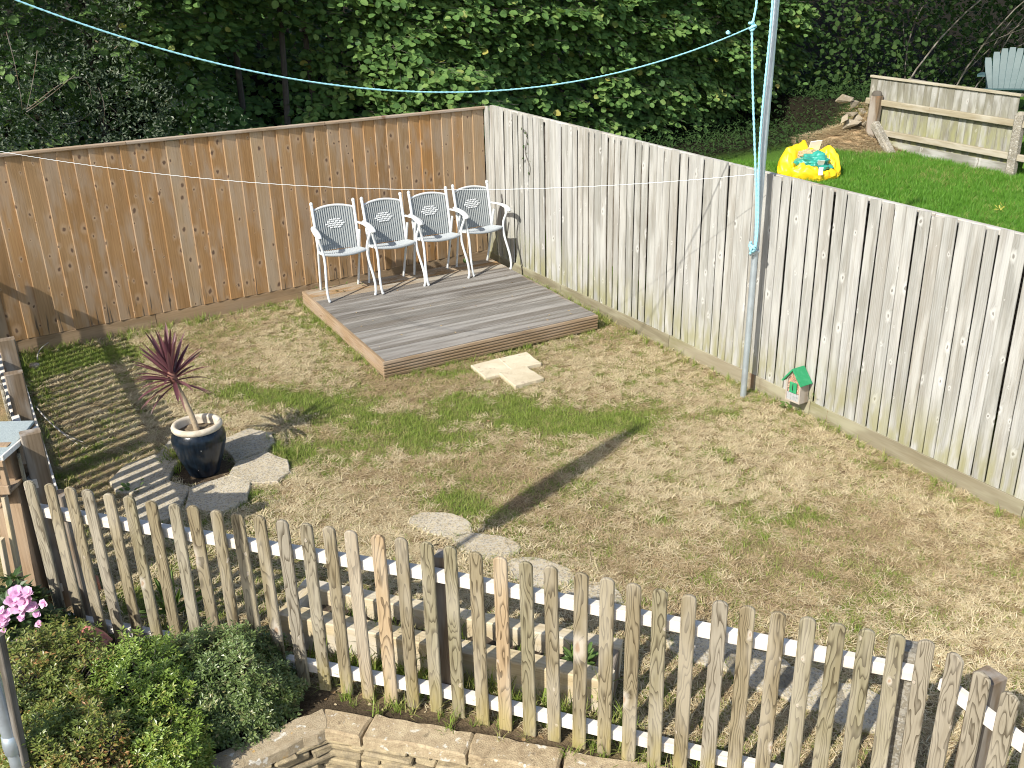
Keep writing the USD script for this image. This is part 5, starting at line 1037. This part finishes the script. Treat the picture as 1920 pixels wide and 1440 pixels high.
# ------------------------------------------------------------------ grass
STRAW = leafmat('dry_grass_blade', [(0, (0.283, 0.199, 0.113)), (0.35, (0.440, 0.340, 0.200)), (0.7, (0.545, 0.445, 0.275)), (1, (0.629, 0.545, 0.367))], 0.15, 0.7, 0.15, (.4, .32, .16))
YGREEN = leafmat('mixed_grass_blade', [(0, (0.40, 0.34, 0.16)), (0.5, (0.30, 0.29, 0.10)), (1, (0.22, 0.26, 0.07))], 0.25, 0.6, 0.2)
GGREEN = leafmat('green_grass_blade', [(0, (0.144, 0.207, 0.035)), (0.6, (0.210, 0.280, 0.050)), (1, (0.300, 0.336, 0.085))], 0.3, 0.5, 0.25)
NGREEN = leafmat('lush_grass_blade', [(0, (0.075, 0.19, 0.018)), (0.6, (0.11, 0.26, 0.028)), (1, (0.17, 0.33, 0.05))], 0.3, 0.5, 0.25, (.1, .34, .02))
def tuft(r, n, rad, L, W, el, curl=.6, tone=(0, 1)):
    V, F, Tn = [], [], []
    for i in range(n):
        a, b = r.uniform(0, 2 * math.pi, 2); p = np.array([math.cos(a), math.sin(a), 0]) * rad * math.sqrt(r.random()); e = math.radians(r.uniform(*el)); l = r.uniform(*L); w = r.uniform(*W); d = np.array([math.cos(b) * math.cos(e), math.sin(b) * math.cos(e), math.sin(e)])
        sd = np.array([-math.sin(b), math.cos(b), 0]); p[2] = r.uniform(.002, .012) if el[1] < 45 else 0; cv = r.normal(0, curl); t = r.uniform(*tone); n0 = len(V)
        for k in range(3):
            ww = w * (1, .85, .12)[k]; V += [p - sd * ww, p + sd * ww]; Tn += [[t, 0, .5]] * 2; p = p + d * l / 2; d = unit(d + sd * cv * .5 + np.array([0, 0, -.35 * curl]))
        F += [(n0, n0 + 1, n0 + 3), (n0, n0 + 3, n0 + 2), (n0 + 2, n0 + 3, n0 + 5), (n0 + 2, n0 + 5, n0 + 4)]
    V = np.array(V); V[:, 2] = np.maximum(V[:, 2], .002); return V, np.array(F), V, np.array(Tn)
def scatter(name, label, cat_, protos, idx, pos, yaw, sc, kind='stuff', tilt=None):
    p = numbered('/World', name); pi = UsdGeom.PointInstancer.Define(stage, p); tag(p, label, cat_, None, kind)
    for k, (mesh, mat) in enumerate(protos):
        q = emit(f'{p}/tuft_{k:03d}' if k else f'{p}/tuft', *mesh[:2], mat, mesh[2], mesh[3]); pi.CreatePrototypesRel().AddTarget(q)
    pi.CreateProtoIndicesAttr(Vt.IntArray.FromNumpy(np.asarray(idx, np.int32))); pi.CreatePositionsAttr(Vt.Vec3fArray.FromNumpy(np.asarray(pos, np.float32)))
    h = np.asarray(yaw) / 2; qs = np.stack([np.cos(h), h * 0, h * 0, np.sin(h)], 1)
    pi.CreateOrientationsAttr(Vt.QuathArray([Gf.Quath(float(a), float(b), float(c), float(d)) for a, b, c, d in qs]))
    sc = np.asarray(sc); pi.CreateScalesAttr(Vt.Vec3fArray.FromNumpy(np.repeat(sc[:, None], 3, 1).astype(np.float32)))
import shapely
solid = [Polygon([dpt(0, 0, 0)[:2], dpt(DW, 0, 0)[:2], dpt(DW, DD, 0)[:2], dpt(0, DD, 0)[:2]]), Polygon([BED[0](0, 0, 0)[:2], BED[0](BED[1], 0, 0)[:2], BED[0](BED[1], BED[2], 0)[:2], BED[0](0, BED[2], 0)[:2]]), Point(*pc).buffer(.20)]
solid += [Polygon(rounded(h)).buffer(-.012) for h in HEX] + [Polygon([G(*q)[:2] for q in pl]).buffer(-.01) for pl, _ in PV]
for (pp, a, b, lb) in STEP:
    c = G(*pp)[:2]; el = shapely.affinity.rotate(shapely.affinity.scale(Point(*c).buffer(1), a * .97, b * .97), -18); solid.append(el)
SOLID = shapely.union_all(solid)
r = np.random.default_rng(300); n = 92000
xx, yy = r.uniform(-4.6, 4.6, n), r.uniform(2.4, 10.2, n)
lfo = (xx - LFP[0]) * ln[0] + (yy - LFP[1]) * ln[1]; fr = side_of(np.c_[xx, yy], PP[0], PP[-1]) / np.linalg.norm(PP[-1] - PP[0])
ok = (rdist(xx, yy) < -.01) & (bdist(xx, yy) < 0) & (lfo < .06) & (fr > np.where(xx < 1.0, .10, -.02)) & (wall_dist(xx, yy) > .03) & ~shapely.contains_xy(SOLID, xx, yy)
xx, yy = xx[ok], yy[ok]; g = greenness(xx, yy); n = len(xx); u_ = r.random(n); g = g * 0.9; kind_ = np.where(u_ < g * .85, 2, np.where(u_ < g * .85 + .26 + .25 * g, 1, 0))
rp = np.random.default_rng(301)
protos = [(tuft(rp, 18, .042, (.02, .055), (.0012, .0023), (-2, 32), tone=tt), STRAW) for tt in ((0, .45), (.05, .8), (.3, 1), (.5, 1))] + [(tuft(rp, 16, .036, (.02, .04), (.001, .0018), (10, 60)), YGREEN) for _ in range(3)] + [(tuft(rp, 20, .035, (.016, .034), (.001, .0019), (25, 80)), GGREEN) for _ in range(3)]
tn_ = meshkit.fbm(np.c_[xx * 1.1, yy * 1.1, xx * 0 + 9], 4, 77) + r.normal(0, .16, n)
idx = np.where(kind_ == 0, np.clip(((tn_ - .22) / .48 * 4).astype(int), 0, 3), np.where(kind_ == 1, 4 + r.integers(0, 3, n), 7 + r.integers(0, 3, n)))
scatter('lawn_grass', 'patchy lawn of short dry straw-coloured grass with green patches', 'grass', protos, idx, np.c_[xx, yy, terrain(xx, yy) - .002], r.uniform(0, 6.28, n), r.uniform(.7, 1.25, n) * np.where(kind_ == 2, 1.05, 1))
# neighbour's grass
n = 30000; xx, yy = r.uniform(1.5, 7.5, n), r.uniform(6.0, 13.6, n); a0 = npt(0, 0, 0)[:2]
dn = (xx - a0[0]) * NN[0] + (yy - a0[1]) * NN[1]; ss_ = (xx - a0[0]) * UN[0] + (yy - a0[1]) * UN[1]
ok = (rdist(xx, yy) > .12) & (dn < -.02) & (bdist(xx, yy) < -.75 + .25 * np.sin(xx * 3)) & (((xx - 4.75) / .75) ** 2 + ((yy - 12.7) / .75) ** 2 > 1); xx, yy = xx[ok], yy[ok]; n = len(xx)
protos = [(tuft(rp, 22, .05, (.04, .095), (.0014, .0028), (30, 88)), NGREEN) for _ in range(3)] + [(tuft(rp, 20, .05, (.04, .08), (.0014, .0026), (20, 80)), YGREEN)]
scatter('neighbour_grass', 'lush bright green grass of the neighbouring lawn beyond the weathered fence', 'grass', protos, np.where(r.random(n) < .07 + .25 * (meshkit.fbm(np.c_[xx * 2, yy * 2, xx * 0], 3, 6) > .62), 3, r.integers(0, 3, n)), np.c_[xx, yy, terrain(xx, yy) - .003], r.uniform(0, 6.28, n), r.uniform(.7, 1.25, n))
# straw litter on the bare mound
n = 2600; a, q = r.uniform(0, 6.28, n), np.sqrt(r.random(n)); xx, yy = 4.75 + .85 * q * np.cos(a), 12.65 + .8 * q * np.sin(a)
protos = [(tuft(rp, 16, .06, (.03, .09), (.0015, .003), (-2, 25)), STRAW) for _ in range(3)]
scatter('straw_litter', 'dry straw lying on the bare mound by the timber post', 'straw', protos, r.integers(0, 3, n), np.c_[xx, yy, terrain(xx, yy)], r.uniform(0, 6.28, n), r.uniform(.7, 1.2, n))
# long tufts along the edges
E_ = []
def edge(a, b, cnt, jit, hs): 
    t = r.random(cnt)[:, None]; q = np.asarray(a)[:2] + (np.asarray(b)[:2] - np.asarray(a)[:2]) * t + r.normal(0, jit, (cnt, 2)); E_.append(np.c_[q, r.uniform(*hs, cnt)])
edge(rpt(.1, -.07, 0), rpt(2.2, -.08, 0), 110, .02, (.5, .9)); edge(rpt(2.2, -.08, 0), rpt(7, -.10, 0), 150, .03, (.35, .8)); edge(dpt(DW + .05, 0, 0), dpt(DW + .06, DD, 0), 90, .03, (.5, .9))
edge(dpt(-.03, .0, 0), dpt(-.03, DD, 0), 80, .025, (.4, .8)); edge(dpt(0, -.03, 0), dpt(DW, -.03, 0), 70, .025, (.35, .7)); edge(dpt(0, DD + .06, 0), dpt(DW, DD + .06, 0), 80, .02, (.5, .9))
edge(LF[0] + -ln * .06, LF[-1] - ln * .08, 85, .04, (.4, .9)); edge(bpt(5.0, -.08, 0), bpt(3.2, -.08, 0), 110, .06, (.5, 1.0)); edge(bpt(3.2, -.05, 0), bpt(2.3, -.05, 0), 20, .02, (.4, .7))
edge(PP[13] + [0, .0], PP[-1] + [0, .04], 75, .035, (.4, 1.0)); edge(PP[12] + [.05, .20], PP[26] + [0, .14], 110, .05, (.7, 1.4)); edge(PP[3] + [0, .1], PP[12] + [0, .1], 60, .06, (.5, 1.2))
edge(G(335, 870), G(330, 850), 20, .04, (.6, 1.1)); edge(G(500, 835), G(560, 860), 30, .05, (.4, .8)); edge(G(1420, 715), G(1500, 760), 40, .04, (.5, 1.0))
ring_tufts = []
for pl, _ in PV:
    c4 = [G(*q_)[:2] for q_ in pl]
    for k in range(4): edge(c4[k], c4[(k + 1) % 4], 16, .012, (.16, .34))
for h_ in HEX:
    c4 = [G(*q_)[:2] for q_ in h_]
    for k in range(len(c4)): edge(c4[k], c4[(k + 1) % len(c4)], 9, .014, (.15, .38))
for (pp, a, b, lb) in STEP:
    co = np.array(shapely.affinity.rotate(shapely.affinity.scale(Point(*G(*pp)[:2]).buffer(1), a * 1.03, b * 1.03), -18).exterior.coords)[::4]
    for k in range(len(co) - 1): edge(co[k], co[k + 1], 4, .012, (.15, .38))
q = BED[0]; edge(q(.1, .15, 0), q(BED[1] - .1, .2, 0), 40, .04, (.6, 1.3))
E_ = np.vstack(E_); n = len(E_); zz = terrain(E_[:, 0], E_[:, 1]); inb = shapely.contains_xy(solid[1], E_[:, 0], E_[:, 1]); zz = np.where(inb, zz + .09, zz)
protos = [(tuft(rp, 16, .03, (.07, .15), (.0018, .0032), (45, 88), .8), GGREEN) for _ in range(3)] + [(tuft(rp, 14, .03, (.06, .15), (.0015, .003), (25, 80), .9), YGREEN) for _ in range(2)]
scatter('long_grass', 'longer green grass tufts along the foot of the fences, deck and raised bed', 'grass', protos, r.integers(0, 5, n), np.c_[E_[:, :2], zz - .004], r.uniform(0, 6.28, n), E_[:, 2])

# fallen leaves and scraps
r = np.random.default_rng(400); pts = [dpt(a, b, HD + .002) for a, b in zip(r.uniform(.05, DW - .05, 34), r.uniform(.05, DD - .05, 34))]
for k in range(120):
    q = PP[r.integers(12, 36)] + r.normal(0, .09, 2) + [0, .0]; pts.append(np.array([*q, tz(*q) + .004]))
for k in range(90):
    q = np.array([r.uniform(-3.5, 3), r.uniform(3.6, 8.5)])
    if rdist(*q) < -.1 and bdist(*q) < -.1 and not shapely.contains_xy(SOLID, *q): pts.append(np.array([*q, tz(*q) + .015]))
protos = []
for k in range(3):
    lf_ = leaves(np.zeros((1, 3)), np.array([[0, 1., .15]]), np.array([[.25 * (k - 1), .1, 1.]]), np.array([.032 - .006 * k]), .7, np.array([.3 + .3 * k]), HZ_T); protos.append((lf_, DEADLEAF))
n = len(pts); scatter('leaf_litter', 'small dry fallen leaves scattered on the deck, lawn and border soil', 'leaf litter', protos, r.integers(0, 3, n), np.array(pts), r.uniform(0, 6.28, n), r.uniform(.5, 1.0, n))
